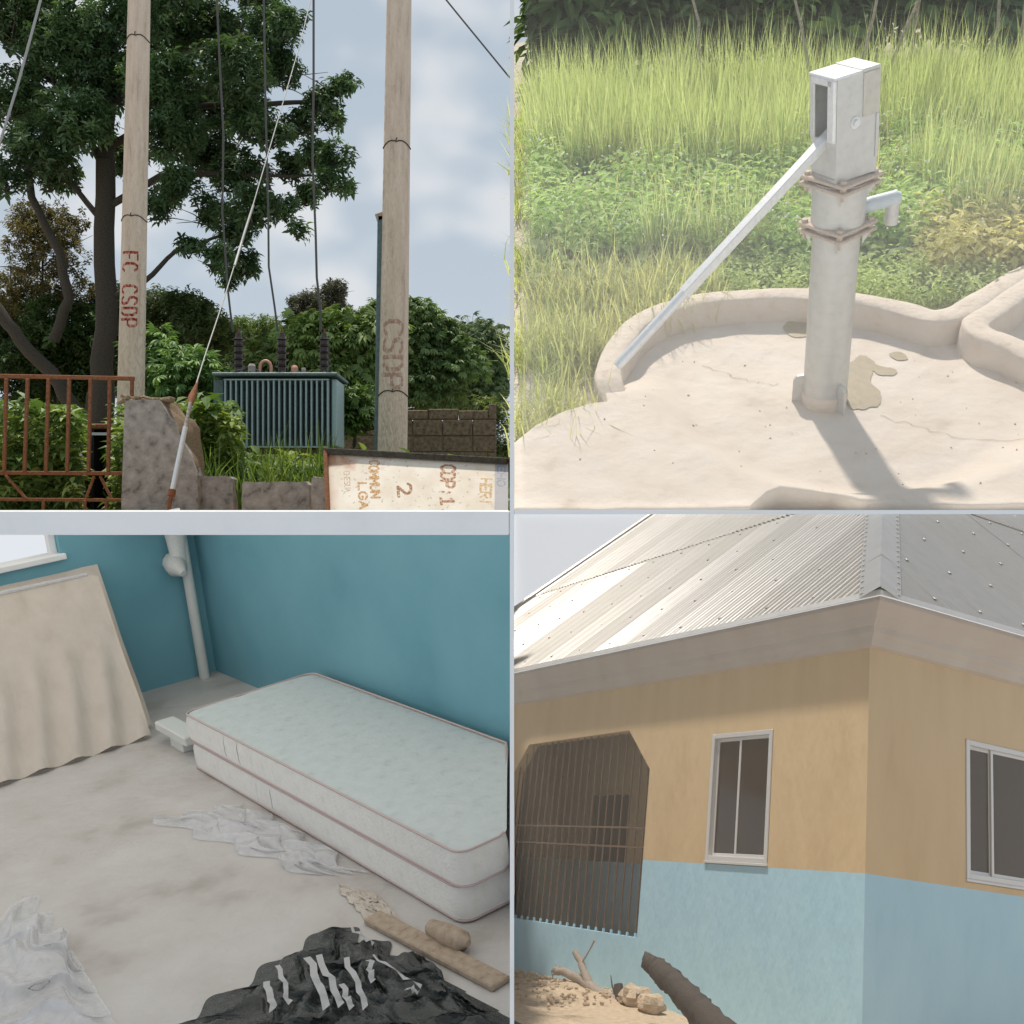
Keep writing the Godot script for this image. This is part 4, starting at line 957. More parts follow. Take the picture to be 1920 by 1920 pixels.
func build_slope_plants():
	# grasses and weeds nobody could count, as one mass for each kind
	var keep = func(p, far): return slope_world(p).x > .04 + far and slope_world(p).x < 4.4 and slope_world(p).y > .01
	var fill = func(called, meshes, mat, label, cat, n, x0, x1, z0, z1, s0, s1, c0, c1, tilt, test = null):
		var bags = []
		for q in meshes: bags.append([[], []])
		for i in n:
			var x = rng.randf_range(x0, x1); var z = rng.randf_range(z0, z1)
			if test != null and not test.call(x, z): continue
			var p = Vector3(x, soil_height(x, z) - .01, z)
			if not keep.call(p, (.1 if called.ends_with("grass") else .09) if z < -.9 and called != "edge_tufts" else .045): continue
			var q = rng.randi() % meshes.size()
			bags[q][0].append(Transform3D(rand_basis(tilt, rng.randf_range(s0, s1)), p)); bags[q][1].append(c0.lerp(c1, rng.randf()))
		for q in meshes.size(): tag(scatter(called, meshes[q], mat, bags[q][0], bags[q][1], null), label, cat, label)
	var tall = [tuft(31, 18, .8, .011, .07, .18), tuft(32, 16, .95, .010, .06, .12), tuft(33, 20, .65, .012, .09, .3)]
	var clump = func(x, z): return fbm.get_noise_2d(x * 45 + 300, z * 45) > -.35 + .8 * smoothstep(-2.75, -1.6, z)
	fill.call("tall_grass", tall, M.grass, "tall sunlit yellow-green grass behind the hand pump", "grass", 5800, -2.4, 3.2, -3.6, -1.4, .36, .72, Color(.56, .67, .4), Color(.74, .82, .58), .14, clump)
	var dry = [tuft(34, 12, .6, .008, .1, .5)]
	fill.call("dry_grass", dry, M.grass, "dry straw-coloured stalks among the green grass", "grass", 420, -2.0, 3.0, -3.2, -1.3, .5, .9, Color(.56, .53, .33), Color(.68, .64, .44), .35)
	var weed = [sprig(41, 26, .058, .022, .34, .0), sprig(42, 28, .048, .02, .28, .1), sprig(43, 20, .07, .03, .26, .15)]
	var banks = func(x, z):
		var k = fbm.get_noise_2d(x * 55, z * 55)
		var edge = -1.28 + .22 * k - (.12 if x > .35 else 0.0)
		return z < edge and (k > -.12 or z < -1.65) and fbm.get_noise_2d(x * 70 + 500, z * 50) > -.5 + .75 * smoothstep(-1.8, -2.9, z)
	fill.call("weeds", weed, M.weed, "dense bright green leafy weeds between grass and apron", "weeds", 4800, -2.0, 2.6, -2.95, -1.1, .5, 1.05, Color(.52, .74, .26), Color(.76, .92, .44), .45, banks)
	var gold = func(x, z): return x > .45
	fill.call("yellowing_weeds", weed, M.weed, "yellowing weeds right of the pump spout", "weeds", 900, .5, 1.8, -1.62, -1.12, .6, 1.05, Color(.7, .68, .3), Color(.86, .8, .42), .5, gold)
	fill.call("low_weeds", weed, M.weed, "low leafy weeds along the back of the kerb", "weeds", 900, -.7, 1.6, -1.25, -.88, .3, .6, Color(.62, .76, .36), Color(.82, .9, .5), .5)
	var fl = MB.new(); fl.lathe([Vector2(0, .26), Vector2(.0045, .263), Vector2(.0035, .267), Vector2(0, .268)], 6, Transform3D.IDENTITY)
	fill.call("white_flowers", [fl.mesh()], plain(.8, .78, .8, .8), "tiny white flowers dotted over the weeds", "flowers", 1000, -1.9, 2.2, -2.6, -1.2, .8, 1.35, Color.WHITE, Color.WHITE, .3)
	var short = [tuft(35, 26, .24, .006, .1, .7), tuft(36, 22, .2, .007, .12, .9)]
	var left = func(x, z): return (pow(x / .98, 2) + pow(z / .86, 2) > 1.0) and fbm.get_noise_2d(x * 90 + 50, z * 90) > -.08 and z < .3 + .3 * (x + 1.2)
	fill.call("grass_tufts", short, M.grass, "fine grass tufts on bare soil left of the apron", "grass", 1100, -1.7, -.5, -1.25, .55, .6, 1.3, Color(.6, .64, .4), Color(.78, .78, .56), .4, left)
	fill.call("edge_tufts", short, M.grass, "short grass along the left rim of the pump slope", "grass", 700, -2.0, -1.05, -3.6, .3, .5, 1.2, Color(.5, .58, .3), Color(.7, .74, .46), .25, func(x, z): return slope_world(Vector3(x, 0, z)).x < .3)
	var toe = [tuft(37, 18, .1, .005, .05, .6)]
	fill.call("edge_grass", toe, M.grass, "short green grass below the broken front edge of the apron", "grass", 150, -.2, .3, .64, .76, .5, 1.0, Color(.3, .36, .16), Color(.45, .48, .25), .4)
	var brd = [sprig(44, 9, .13, .06, .1, .0)]
	fill.call("broadleaf_weeds", brd, M.leaf, "broad-leaved weeds at the foot of the grass near the lever", "weeds", 200, -1.4, 1.5, -1.5, -1.05, .6, 1.1, Color(.42, .54, .24), Color(.58, .66, .36), .5)
	# thicket above the grass
	var s1 = sprig(51, 12, .16, .07, .22); var s2 = sprig(52, 12, .2, .075, .24)
	var shrubs = [
		["small dark bush at the upper left corner of the pump slope", -1.6, -4.4, [[.0, .3, .3], [.15, .6, .3], [.1, .1, .3], [-.16, .2, .18], [-.14, .5, .18], [-.12, .75, .18]], Color(.05, .1, .025), Color(.12, .2, .05)],
		["dark green thicket above the grass, upper left of the pump slope", -1.0, -4.5, [[0, .5, .5], [-.3, .4, .4], [.5, .4, .45], [1.0, .4, .45]], Color(.05, .1, .025), Color(.12, .2, .05)],
		["dark shrub behind the grass, left of the pump head", .3, -4.6, [[0, .45, .5], [.5, .5, .5], [-.4, .3, .4]], Color(.045, .09, .02), Color(.1, .18, .045)],
		["bluish green shrub directly behind the pump head", 1.15, -4.5, [[0, .35, .36], [.3, .55, .4], [-.3, .5, .34]], Color(.05, .12, .05), Color(.12, .22, .09)],
		["dim brown-green bush in shade right of the pump head", 2.1, -4.8, [[0, .5, .6], [.6, .5, .6], [-.5, .3, .4]], Color(.04, .06, .02), Color(.09, .13, .035)],
		["shady bush closing the thicket at the far right", 3.3, -4.7, [[0, .5, .65], [.6, .5, .6]], Color(.04, .08, .02), Color(.1, .16, .04)]]
	for s in shrubs:
		var t = thing("thicket_shrub", s[0], "shrub", Vector3(s[1], 0, s[2]), "shrubs above the pump slope")
		for q in 3:
			var mm = MB.new(); var e = Vector3(rng.randf_range(-.5, .5), rng.randf_range(.5, .9), rng.randf_range(0, .3))
			var w = wobble([Vector3(0, -.05, 0), e * .5 + Vector3(.05, .1, 0), e], .02, 3); mm.tube(w, taper(w.size(), .022, .008), 6); part("stem", mm, M.bark, t)
		var bl = []
		for k in s[3]: bl.append([Vector3(k[0], k[1], rng.randf_range(-.1, .1)), k[2]])
		crown(t, [s1, s2], bl, 560, .75, [s[4], s[5]], .8)
	var t = thing("leafy_branch", "drooping branch of long dark green leaves at the top right", "shrub", Vector3(1.9, 0, -3.55))
	var tips = [[-.35, .62, .1], [-.1, .75, .2], [.15, .85, .1], [.3, .6, .25], [-.2, .45, .25], [.45, .78, .1], [.1, .5, .3]]
	for k in tips:
		var mm = MB.new(); var e = Vector3(k[0], k[1], k[2])
		mm.tube([Vector3(.3, -.05, -.3), Vector3(.28, .5, -.1), e * .6 + Vector3(.1, .5, 0) * .5, e], [.018, .014, .01, .006], 6); var br = part("branch", mm, M.bark, t)
		mm = MB.new()
		for q in 16:
			var aa = q * .9 + rng.randf(); mm.tint = Color(.06, .13, .035) * rng.randf_range(1.0, 2.0)
			mm.leaf(e + Vector3(rng.randf_range(-.12, .12), rng.randf_range(-.1, .1), rng.randf_range(-.1, .1)), Vector3(cos(aa), -.6 + rng.randf() * .5, sin(aa)), Vector3.UP, rng.randf_range(.14, .24), .055)
		part("leaves", mm, M.leaf, br)
	var stalks = [[.22, -3.3, .16, "bare pale stalk leaning right, left of the pump head"], [.5, -3.4, .12, "thick bare stalk nearest the left of the pump head"], [.05, -3.2, -.2, "bare stalk leaning left in the upper middle grass"], [1.02, -3.5, .04, "upright bare stalk directly above the pump head"],
		[1.2, -3.5, -.03, "bare stalk just right of the pump head's top"], [1.42, -3.45, .02, "bare stalk farthest right, near the drooping leaves"], [-.62, -3.3, -.1, "bare stalk farthest left in the grass"], [.36, -3.35, .3, "bare stalk strongly slanting right, left of the pump head"]]
	for s in stalks:
		var mm = MB.new(); var w = wobble([Vector3.ZERO, Vector3(s[2] * .5, .5, 0), Vector3(s[2], 1.0, .05)], .012, 3)
		mm.tube(w, taper(w.size(), .014, .007), 6)
		var o = solo("dry_stalk", mm, M.driftwood, s[3], "plant stalk", Vector3(s[0], .0, s[1]), "bare pale stalks")

# ------------------------------------------------------------------ house
const EAVE := 2.48
func build_house():
	site = HOUSE_PLOT
	var m = MB.new()
	m.grid(90, 90, func(u, v):
		var x = lerpf(-4.5, 8.0, u); var z = lerpf(4.0, -12.0, v)
		var y = -1.56 + .05 * fbm.get_noise_2d(x * 25, z * 25) + .035 * fbm.get_noise_2d(x * 90, z * 90)
		y += .16 * exp(-pow((x + .55) / .7, 2) - pow((z + 3.6) / 1.5, 2)) + .1 * exp(-pow((x + .5) / .6, 2) - pow((z + 5.6) / .9, 2))
		return Vector3(x, y, z))
	ground_piece("ground", m, M.sand, "sandy rubble-strewn ground along the house wall", "ground")
	var t = thing("house", "single-storey house painted cream above and light blue below, metal roof", "house")
	var zy = func(list, x = 0.0):
		var o = []
		for p in list: o.append(Vector3(x, p[1], p[0]))
		return o
	var xy = func(list, z = 0.0):
		var o = []
		for p in list: o.append(Vector3(p[0], p[1], z))
		return o
	var IN = Vector3(.15, 0, 0); var BACK = Vector3(0, 0, -.15)
	m = MB.new(); m.prism(zy.call([[-11.2, .002], [-6.8, .002], [-6.8, 1.07], [-6.44, 1.45], [-3.96, 1.5], [-3.46, 1.02], [-3.46, .002], [-2.31, .002], [-2.31, 1.36], [-1.31, 1.36], [-1.31, .002], [0, .002], [0, 2.45], [-11.2, 2.45]]), IN); part("upper_wall", m, M.yellow, t)
	m = MB.new(); m.prism(zy.call([[-11.2, -1.9], [0, -1.9], [0, .002], [-3.46, .002], [-3.46, -.84], [-6.8, -.84], [-6.8, .002], [-11.2, .002]]), IN); part("lower_wall", m, M.blue, t)
	m = MB.new(); m.prism(xy.call([[.15, .002], [1.26, .002], [1.26, 1.39], [2.22, 1.39], [2.22, .06], [1.26, .06], [1.26, .002], [9, .002], [9, 2.45], [.15, 2.45]].slice(0, 0) + [[.15, .06], [1.26, .06], [1.26, 1.39], [2.22, 1.39], [2.22, .06], [9, .06], [9, 2.45], [.15, 2.45]]), BACK); part("upper_wall", m, M.yellow, t)
	m = MB.new(); m.prism(xy.call([[.15, .002], [9, .002], [9, .06], [.15, .06]]), BACK); part("upper_wall", m, M.yellow, t)
	m = MB.new(); m.prism(xy.call([[.15, -1.9], [9, -1.9], [9, .002], [.15, .002]]), BACK); part("lower_wall", m, M.blue, t)
	m = MB.new(); m.slab(Vector3(8.85, -1.9, -11.2), Vector3(9, 2.45, -.15)); part("rear_wall", m, M.yellow, t)
	m = MB.new(); m.slab(Vector3(.15, -1.9, -11.2), Vector3(8.85, 2.45, -11.05)); part("end_wall", m, M.yellow, t)
	# rooms and porch inside
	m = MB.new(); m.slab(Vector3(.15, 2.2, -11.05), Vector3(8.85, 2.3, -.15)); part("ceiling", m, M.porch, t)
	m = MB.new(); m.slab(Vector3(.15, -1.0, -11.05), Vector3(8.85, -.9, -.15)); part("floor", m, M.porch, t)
	m = MB.new(); m.prism(zy.call([[-11.0, .05], [-7.45, .05], [-7.45, 1.0], [-6.4, 1.0], [-6.4, .05], [-2.85, .05], [-2.85, 2.2], [-11, 2.2]], 1.7), Vector3(.12, 0, 0)); part("porch_wall", m, M.yellow, t)
	m = MB.new(); m.slab(Vector3(1.7, -.9, -11.0), Vector3(1.82, .05, -2.85)); part("porch_wall", m, M.blue, t)
	m = MB.new(); m.slab(Vector3(.15, .05, -2.95), Vector3(1.7, 2.2, -2.85)); part("porch_wall", m, M.yellow, t)
	m = MB.new(); m.slab(Vector3(.15, -.9, -2.95), Vector3(1.7, .05, -2.85)); part("porch_wall", m, M.blue, t)
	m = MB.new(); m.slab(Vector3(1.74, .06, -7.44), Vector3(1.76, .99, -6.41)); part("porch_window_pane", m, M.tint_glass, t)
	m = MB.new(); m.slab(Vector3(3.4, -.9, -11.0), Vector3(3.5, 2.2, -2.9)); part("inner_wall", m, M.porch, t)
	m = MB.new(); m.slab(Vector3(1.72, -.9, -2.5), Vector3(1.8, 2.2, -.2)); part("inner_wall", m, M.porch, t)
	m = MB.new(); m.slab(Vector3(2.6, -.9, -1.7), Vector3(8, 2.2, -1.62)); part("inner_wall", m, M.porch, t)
	# burglar bars of the porch
	var top_at = func(z):
		if z > -3.96: return lerpf(1.5, 1.02, (z + 3.96) / .5)
		if z < -6.44: return lerpf(1.45, 1.07, (-6.44 - z) / .36)
		return 1.48
	for i in 20:
		var z = -3.56 - i * .166
		m = MB.new(); m.bar(Vector3(.05, -.84, z), Vector3(.05, top_at.call(z), z), .016, .016); part("window_bar", m, M.ironbar, t)
	for y in [.36, .14]:
		m = MB.new(); m.bar(Vector3(.05, y, -6.8), Vector3(.05, y, -3.46), .022, .022); part("bar_rail", m, M.ironbar, t)
	for i in 20:
		var z = -3.56 - i * .166
		m = MB.new(); m.box(Transform3D(Basis.IDENTITY, Vector3(.046, -.82, z)), Vector3(.03, .05, .022), .004); part("bar_foot", m, M.blue, t)
	# windows
	var window = func(xf, w, h, sash):
		var f = MB.new(); var k = .05
		f.slab(Vector3(0, 0, -.08), Vector3(k, h, .012), .004); f.slab(Vector3(w - k, 0, -.08), Vector3(w, h, .012), .004)
		f.slab(Vector3(k, 0, -.08), Vector3(w - k, k, .01), .004); f.slab(Vector3(k, h - k, -.08), Vector3(w - k, h, .01), .004)
		f.slab(Vector3(-.01, -.028, -.08), Vector3(w + .01, -.001, .02), .004)
		var wn = part("window", f, M.alum, t, xf)
		for s in 2:
			var x0 = lerpf(k, w - k, 0.0 if s == 0 else sash) + (0.0 if s == 0 else -.012); var x1 = lerpf(k, w - k, sash if s == 0 else 1.0) + (.012 if s == 0 else 0.0)
			var zz = -.036 if s == 0 else -.012
			var q = MB.new(); var e = .032
			q.slab(Vector3(x0, k, zz - .02), Vector3(x0 + e, h - k, zz), .003); q.slab(Vector3(x1 - e, k, zz - .02), Vector3(x1, h - k, zz), .003)
			q.slab(Vector3(x0 + e, k, zz - .02), Vector3(x1 - e, k + e, zz), .003); q.slab(Vector3(x0 + e, h - k - e, zz - .02), Vector3(x1 - e, h - k, zz), .003)
			part("sash", q, M.alum, wn)
			q = MB.new(); q.slab(Vector3(x0 + e, k + e, zz - .013), Vector3(x1 - e, h - k - e, zz - .008)); part("pane", q, M.tint_glass, wn)
		return wn
	window.call(Transform3D(Basis(Vector3(0, 0, 1), Vector3.UP, Vector3(-1, 0, 0)), Vector3(0, .036, -2.305)), .99, 1.32, .46)
	window.call(Transform3D(Basis.IDENTITY, Vector3(1.265, .092, 0)), .95, 1.295, .38)
	# moulded cornice
	var prof = [[0, 2.04], [.035, 2.06], [.05, 2.12], [.075, 2.17], [.08, 2.23], [.1, 2.26], [.125, 2.32], [.16, 2.38], [.185, 2.42], [.19, 2.46], [.0, 2.462]]
	for side in 2:
		m = MB.new()
		for i in prof.size() - 1:
			var a = prof[i]; var b = prof[i + 1]
			var P = func(q, e): return Vector3(-q[0] * .9, q[1], -11.2 if e == 0 else q[0] * 1.55) if side == 0 else Vector3(-q[0] * .9 if e == 1 else 9.2, q[1], q[0] * 1.55)
			m.quad(P.call(a, 0), P.call(b, 0), P.call(b, 1), P.call(a, 1), Vector3(-1, -.6, 0) if side == 0 else Vector3(0, -.6, 1))
		part("cornice", m, M.cornice, t)
	build_roof(t)
	# dead wood and rubble below the porch
	var path = func(list, x):
		var o = []
		for p in list:
			var q = plot_point(p[0], p[1], x); o.append(q)
		return o
	var r = 1.0 / 210.0
	var db = thing("dead_branch", "bleached dead forked branch lying below the barred porch", "branch", Vector3(-.6, -1.45, -4.2))
	var oo = Vector3(-.6, -1.45, -4.2)
	var rel = func(list):
		var o = []
		for p in list: o.append(p - oo)
		return o
	m = MB.new(); var w = wobble(rel.call([Vector3(-0.6, -1.566, -2.612), Vector3(-0.6, -1.49, -2.76), Vector3(-0.6, -1.408, -3.308), Vector3(-0.6, -1.323, -3.64), Vector3(-0.6, -1.294, -3.976), Vector3(-0.6, -1.297, -4.165)]), .006, 4); m.tube(w, taper(w.size(), .075, .035), 12, true, .3, fbm); part("limb", m, M.driftwood, db)
	m = MB.new(); w = wobble(rel.call([Vector3(-0.6, -1.381, -3.398), Vector3(-0.6, -1.226, -3.557), Vector3(-0.6, -1.064, -3.755)]), .006, 4); m.tube(w, taper(w.size(), .052, .036), 12, true, .3, fbm); part("fork", m, M.driftwood, db)
	m = MB.new(); m.tube(rel.call([Vector3(-0.6, -1.153, -3.592), Vector3(-0.6, -1.02, -3.473), Vector3(-0.6, -0.908, -3.383)]), [.01, .008, .012], 6); part("twig", m, M.driftwood, db)
	m = MB.new(); m.tube(rel.call([Vector3(-0.6, -1.497, -2.739), Vector3(-0.6, -1.394, -2.815), Vector3(-0.6, -1.296, -2.86)]), [.05, .052, .048], 9); part("stub", m, M.charred, db)
	m = MB.new(); m.tube(rel.call([Vector3(-0.6, -1.412, -2.872), Vector3(-0.6, -1.33, -2.966), Vector3(-0.6, -1.22, -3.014)]), [.012, .009, .004], 6); part("twig", m, M.bark, db)
	m = MB.new(); m.tube(rel.call([Vector3(-0.7, -1.655, -3.807), Vector3(-0.7, -1.455, -3.963), Vector3(-0.7, -1.299, -4.066)]), .005, 5); part("twig", m, M.bark, db)
	for q in [[1050, 1822, 1042, 1808], [1048, 1823, 1036, 1828], [1054, 1821, 1050, 1810]]:
		m = MB.new(); m.tube([plot_point(q[0], q[1], -.6) - oo, plot_point(q[2], q[3], -.6) - oo], [.022, .008], 6); part("twig", m, M.driftwood, db)
	m = MB.new()
	w = wobble([Vector3(-1.1, -0.973, -1.67), Vector3(-1.1, -1.009, -1.56), Vector3(-1.1, -1.071, -1.365), Vector3(-1.1, -1.177, -1.107), Vector3(-1.1, -1.368, -0.669), Vector3(-1.1, -1.615, -0.018)], .006, 9)
	var rad = []
	for i in w.size(): rad.append(lerpf(.074, .145, float(i) / w.size()) * smoothstep(-2.0, 5.0, float(i)) + rng.randf_range(-.004, .004))
	m.tube(w, rad, 30, true, .22, fbm)
	var lo = solo("charred_log", m, M.charred, "dark burnt log with ragged tip leaning before the blue wall", "log")
	for q in 9:
		m = MB.new(); var s = w[1] + Vector3(0, rng.randf_range(-.06, .06), rng.randf_range(-.06, .06)); m.tube([s, s + (w[0] - w[4]) * rng.randf_range(.6, 1.3) + Vector3(0, rng.randf_range(-.02, .03), 0)], [.022, .006], 6); part("splinter", m, M.charred, lo)
	var big = [["largest pale stone in the rubble beside the burnt log", 1192, 1870, .16], ["pale rounded stone between branch and burnt log", 1220, 1882, .13], ["small stone left of the forked branch", 1000, 1868, .07], ["flat white stone lying in the sand near the left corner", 1085, 1884, .06], ["reddish lump of earth at the left corner of the sand", 976, 1868, .12]]
	for s in big:
		m = MB.new(); var c = plot_point(s[1], s[2], -.55)
		m.grid(14, 10, func(u, v):
			var a = u * TAU; var p = v * PI
			var d = Vector3(sin(p) * cos(a), cos(p), sin(p) * sin(a))
			return d * Vector3(1.2, .75, 1) * s[3] * (1 + .35 * fbm.get_noise_3dv(d * 60 + c * 50)), Vector3.UP)
		solo("stone", stone_mesh(s[3], c), M.sand, s[0], "stone", c, "rubble below the porch")
	m = MB.new()
	for i in 500:
		var z = rng.randf_range(-6.6, -2.6); var x = rng.randf_range(-1.6, -.02); var q = rng.randf_range(.01, .035)
		var y = -1.5 + .16 * exp(-pow((x + .55) / .7, 2) - pow((z + 3.6) / 1.5, 2)) + .1 * exp(-pow((x + .5) / .6, 2) - pow((z + 5.6) / .9, 2)) - .04
		m.box(Transform3D(rand_basis(PI, 1.0), Vector3(x, y, z)), Vector3(q * 1.6, q, q * 1.2), q * .25)
	var gr = solo("gravel", m, M.sand, "scattered small rubble on the sand below the porch", "gravel"); gr.set_meta("kind", "stuff")

func stone_mesh(r, seedp):
	var m = MB.new()
	var P = []
	for j in 9:
		var row = []
		for i in 13:
			var a = TAU * i / 12.0; var p = PI * j / 8.0
			var d = Vector3(sin(p) * cos(a), cos(p), sin(p) * sin(a))
			row.append(d * Vector3(1.2, .75, 1) * r * (1 + .45 * fbm.get_noise_3dv(d * 45 + seedp * 50)))
		P.append(row)
	for j in 8:
		for i in 12: m.quad(P[j][i], P[j][i + 1], P[j + 1][i + 1], P[j + 1][i], P[j][i] + P[j + 1][i + 1])
	return m

func plot_point(px, py, x):      # where the sight line through a photo point meets the plot plane at that x
	var d = HOUSE_PLOT.basis.inverse() * Vector3((px - 960) / 2200.0, (960 - py) / 2200.0, -1)
	var o = HOUSE_PLOT.affine_inverse() * EYE
	return o + d * ((x - o.x) / d.x)

func build_roof(t):
	var n1 = Vector3(-.9, 1, 0).normalized(); var n2 = Vector3(0, 1, .9).normalized()
	var mats = [M.roof, M.roof, M.roof, M.roof_b, M.roof_c]
	var screws = MB.new()
	var rows = [[-.22, 2.62], [2.5, 5.6]]
	# sheet over the slope facing the branch (ribs run up the slope)
	for rw in 2:
		var z = .34
		while z > -11.4:
			var m = MB.new(); var used = false
			var lift = .004 + rw * .016 + rng.randf_range(0, .006)
			for s in 48:
				var za = z - .72 * s / 48.0; var zb = z - .72 * (s + 1) / 48.0
				var x0 = rows[rw][0]
				var xa = minf(rows[rw][1], .34 - za - .2); var xb = minf(rows[rw][1], .34 - zb - .2)
				if xb <= x0: continue
				xa = maxf(xa, x0)
				used = true
				var k = TAU / .1
				var ha = lift + .018 * sin(za * k); var hb = lift + .018 * sin(zb * k)
				var na = (n1 - Vector3(0, 0, 1) * .018 * k * cos(za * k)).normalized(); var nb = (n1 - Vector3(0, 0, 1) * .018 * k * cos(zb * k)).normalized()
				var P = func(x, zz, h): return Vector3(x, EAVE + .9 * (x + .2), zz) + n1 * h
				m.tri3(P.call(x0, za, ha), P.call(x0, zb, hb), P.call(xb, zb, hb), na, nb, nb)
				if xa > x0: m.tri3(P.call(x0, za, ha), P.call(xb, zb, hb), P.call(xa, za, ha), na, nb, na)
			if used: part("roof_sheet", m, mats[rng.randi() % 5], t)
			z -= .72
	for zz in range(-15, 1):
		for xx in [-.05, .55, 1.15, 1.75, 2.35, 2.55, 3.2, 3.9, 4.6]:
			var z = zz * .74 + rng.randf_range(-.05, .05) + (.2 if int(xx * 10) % 2 else 0.0)
			if xx > .34 - z - .35: continue
			screws.box(Transform3D(Basis(Vector3(1, .9, 0).normalized(), n1, Vector3.BACK), Vector3(xx, EAVE + .9 * (xx + .2), z) + n1 * .024), Vector3(.03, .014, .03), .004)
	for i in 150:
		var z = .1 - i * .08
		screws.box(Transform3D(Basis(Vector3(1, .9, 0).normalized(), n1, Vector3.BACK), Vector3(2.54, EAVE + .9 * 2.74, z) + n1 * .027), Vector3(.022, .01, .018))
	# the end slope, plain sheet
	for rw in 2:
		var x = -.22
		while x < 9.2:
			var m = MB.new()
			var lift = .004 + rw * .012 + rng.randf_range(0, .004)
			for s in 20:
				var xa = x + .86 * s / 20.0; var xb = x + .86 * (s + 1) / 20.0
				var z0 = .35 if rw == 0 else -2.4
				var ea = maxf([-2.5, -5.4][rw], .34 - (xa + .2)); var eb = maxf([-2.5, -5.4][rw], .34 - (xb + .2))
				if eb >= z0: continue
				ea = minf(ea, z0)
				var k = TAU / .086
				var P = func(xx, zz): return Vector3(xx, EAVE + .9 * (.34 - zz), zz) + n2 * (lift + .0022 * sin(xx * k))
				m.quad(P.call(xa, z0), P.call(xb, z0), P.call(xb, eb), P.call(xa, ea), n2)
			if m.v.size(): part("roof_sheet", m, M.roof_c if rng.randf() < .6 else M.roof, t)
			x += .84
	for xx in range(0, 12):
		for zz in [.2, -.45, -1.1, -1.75, -2.3, -2.9, -3.5]:
			var x = xx * .62 + (.3 if int(absf(zz) * 20) % 2 else 0.0)
			if zz < .34 - x - .05: continue
			screws.box(Transform3D(Basis(Vector3.RIGHT, n2, Vector3(0, -.9, 1).normalized()), Vector3(x, EAVE + .9 * (.34 - zz), zz) + n2 * .016), Vector3(.035, .014, .035), .004)
	for i in 60:
		var x = 2.7 + i * .09
		screws.box(Transform3D(Basis(Vector3.RIGHT, n2, Vector3(0, -.9, 1).normalized()), Vector3(x, EAVE + .9 * 2.78, -2.44) + n2 * .02), Vector3(.04, .008, .018))
	# folded hip cap
	var hip = Vector3(1, .9, -1).normalized(); var h0 = Vector3(-.24, EAVE - .01, .36)
	var sl = (Vector3(0, 0, 1) - hip * hip.z); sl = (Vector3(-.0, -.0, -1.0)); 
	var cap = MB.new()
	var left = n1.cross(hip).normalized(); if left.z > 0: left = -left
	var right = n2.cross(hip).normalized(); if right.x < 0: right = -right
	var N = 14
	for i in N:
		var a = h0 + hip * (7.6 * i / N); var b = h0 + hip * (7.6 * (i + 1) / N)
		var ra = .055 + rng.randf_range(-.004, .004)
		var up = (n1 + n2).normalized() * ra
		cap.quad(a + up, b + up, b + left * .2 + n1 * .028, a + left * .2 + n1 * .028, n1)
		cap.quad(a + up, b + up, b + right * .2 + n2 * .024, a + right * .2 + n2 * .024, n2)
	part("hip_cap", cap, M.roof_b, t)
	for i in 40:
		var a = h0 + hip * (.1 + i * .19)
		for q in [[left * .17 + n1 * .034, n1], [right * .17 + n2 * .03, n2]]:
			screws.box(Transform3D(Basis(hip, q[1], hip.cross(q[1])), a + q[0]), Vector3(.03, .014, .03), .004)
	# ridge, verge and drip flashings
	var f = MB.new()
	f.bar(Vector3(-.235, EAVE - .008, .36), Vector3(-.235, EAVE - .008, -11.4), .012, .05, .0); part("drip_flashing", f, M.white, t)
	f = MB.new(); f.bar(Vector3(-.24, EAVE - .01, .366), Vector3(9.2, EAVE - .01, .366), .012, .045, .0); part("drip_flashing", f, M.white, t)
	f = MB.new(); f.bar(Vector3(-.22, EAVE + .01, -11.42), Vector3(5.6, EAVE + .01 + .9 * 5.82, -11.42), .02, .09, .0); part("verge_flashing", f, M.roof_c, t)
	part("roof_screws", screws, M.screw, t).set_meta("kind", "stuff")

# ------------------------------------------------------------------ store room
func under_slab(x, z):      # height at which the leaning room meets the slab above
	var b = STORE_ROOM.basis; var o = STORE_ROOM.origin - EYE
	return (-.044 - o.y - b.x.y * x - b.z.y * z) / b.y.y

func in_room(wx, y, z):
	var b = STORE_ROOM.basis; var o = STORE_ROOM.origin
	return Vector3((wx - o.x - b.y.x * y - b.z.x * z) / b.x.x, y, z)

func crumple(corners, n, amp, seedv, ridge = 1.0, streaks = false):      # a crumpled sheet over a four-cornered patch of floor
	var nz = FastNoiseLite.new(); nz.seed = seedv; nz.frequency = 1.0; nz.noise_type = FastNoiseLite.TYPE_SIMPLEX_SMOOTH; nz.fractal_octaves = 2; nz.fractal_gain = .4
	var m = MB.new()
	m.grid(n, n, func(u, v):
		var p = corners[0].lerp(corners[1], u).lerp(corners[3].lerp(corners[2], u), v)
		p += (corners[1] - corners[0]).normalized() * .03 * sin(v * 23 + seedv) + (corners[3] - corners[0]).normalized() * .03 * sin(u * 19 + seedv)
		var h = (.75 - absf(nz.get_noise_2d(u * 7 * ridge + v * 1.5, v * 2.2)) * 1.6) * amp + (.5 - absf(nz.get_noise_2d(u * 13 + 8, v * 9))) * amp * .5
		if streaks: h = amp * (.5 + .5 * sin(v * 42 + 3.0 * nz.get_noise_2d(u * 2.5, v * 2) + u * 5)) * (.35 + .65 * absf(nz.get_noise_2d(u * 3 + 4, v * 3))) + amp * .8 * (.4 + nz.get_noise_2d(u * 2.2, v * 2.2))
		var e = minf(minf(u, 1 - u), minf(v, 1 - v))
		return p + Vector3(0, .004 + maxf(h, 0) * smoothstep(0, .12, e), 0))
	return m

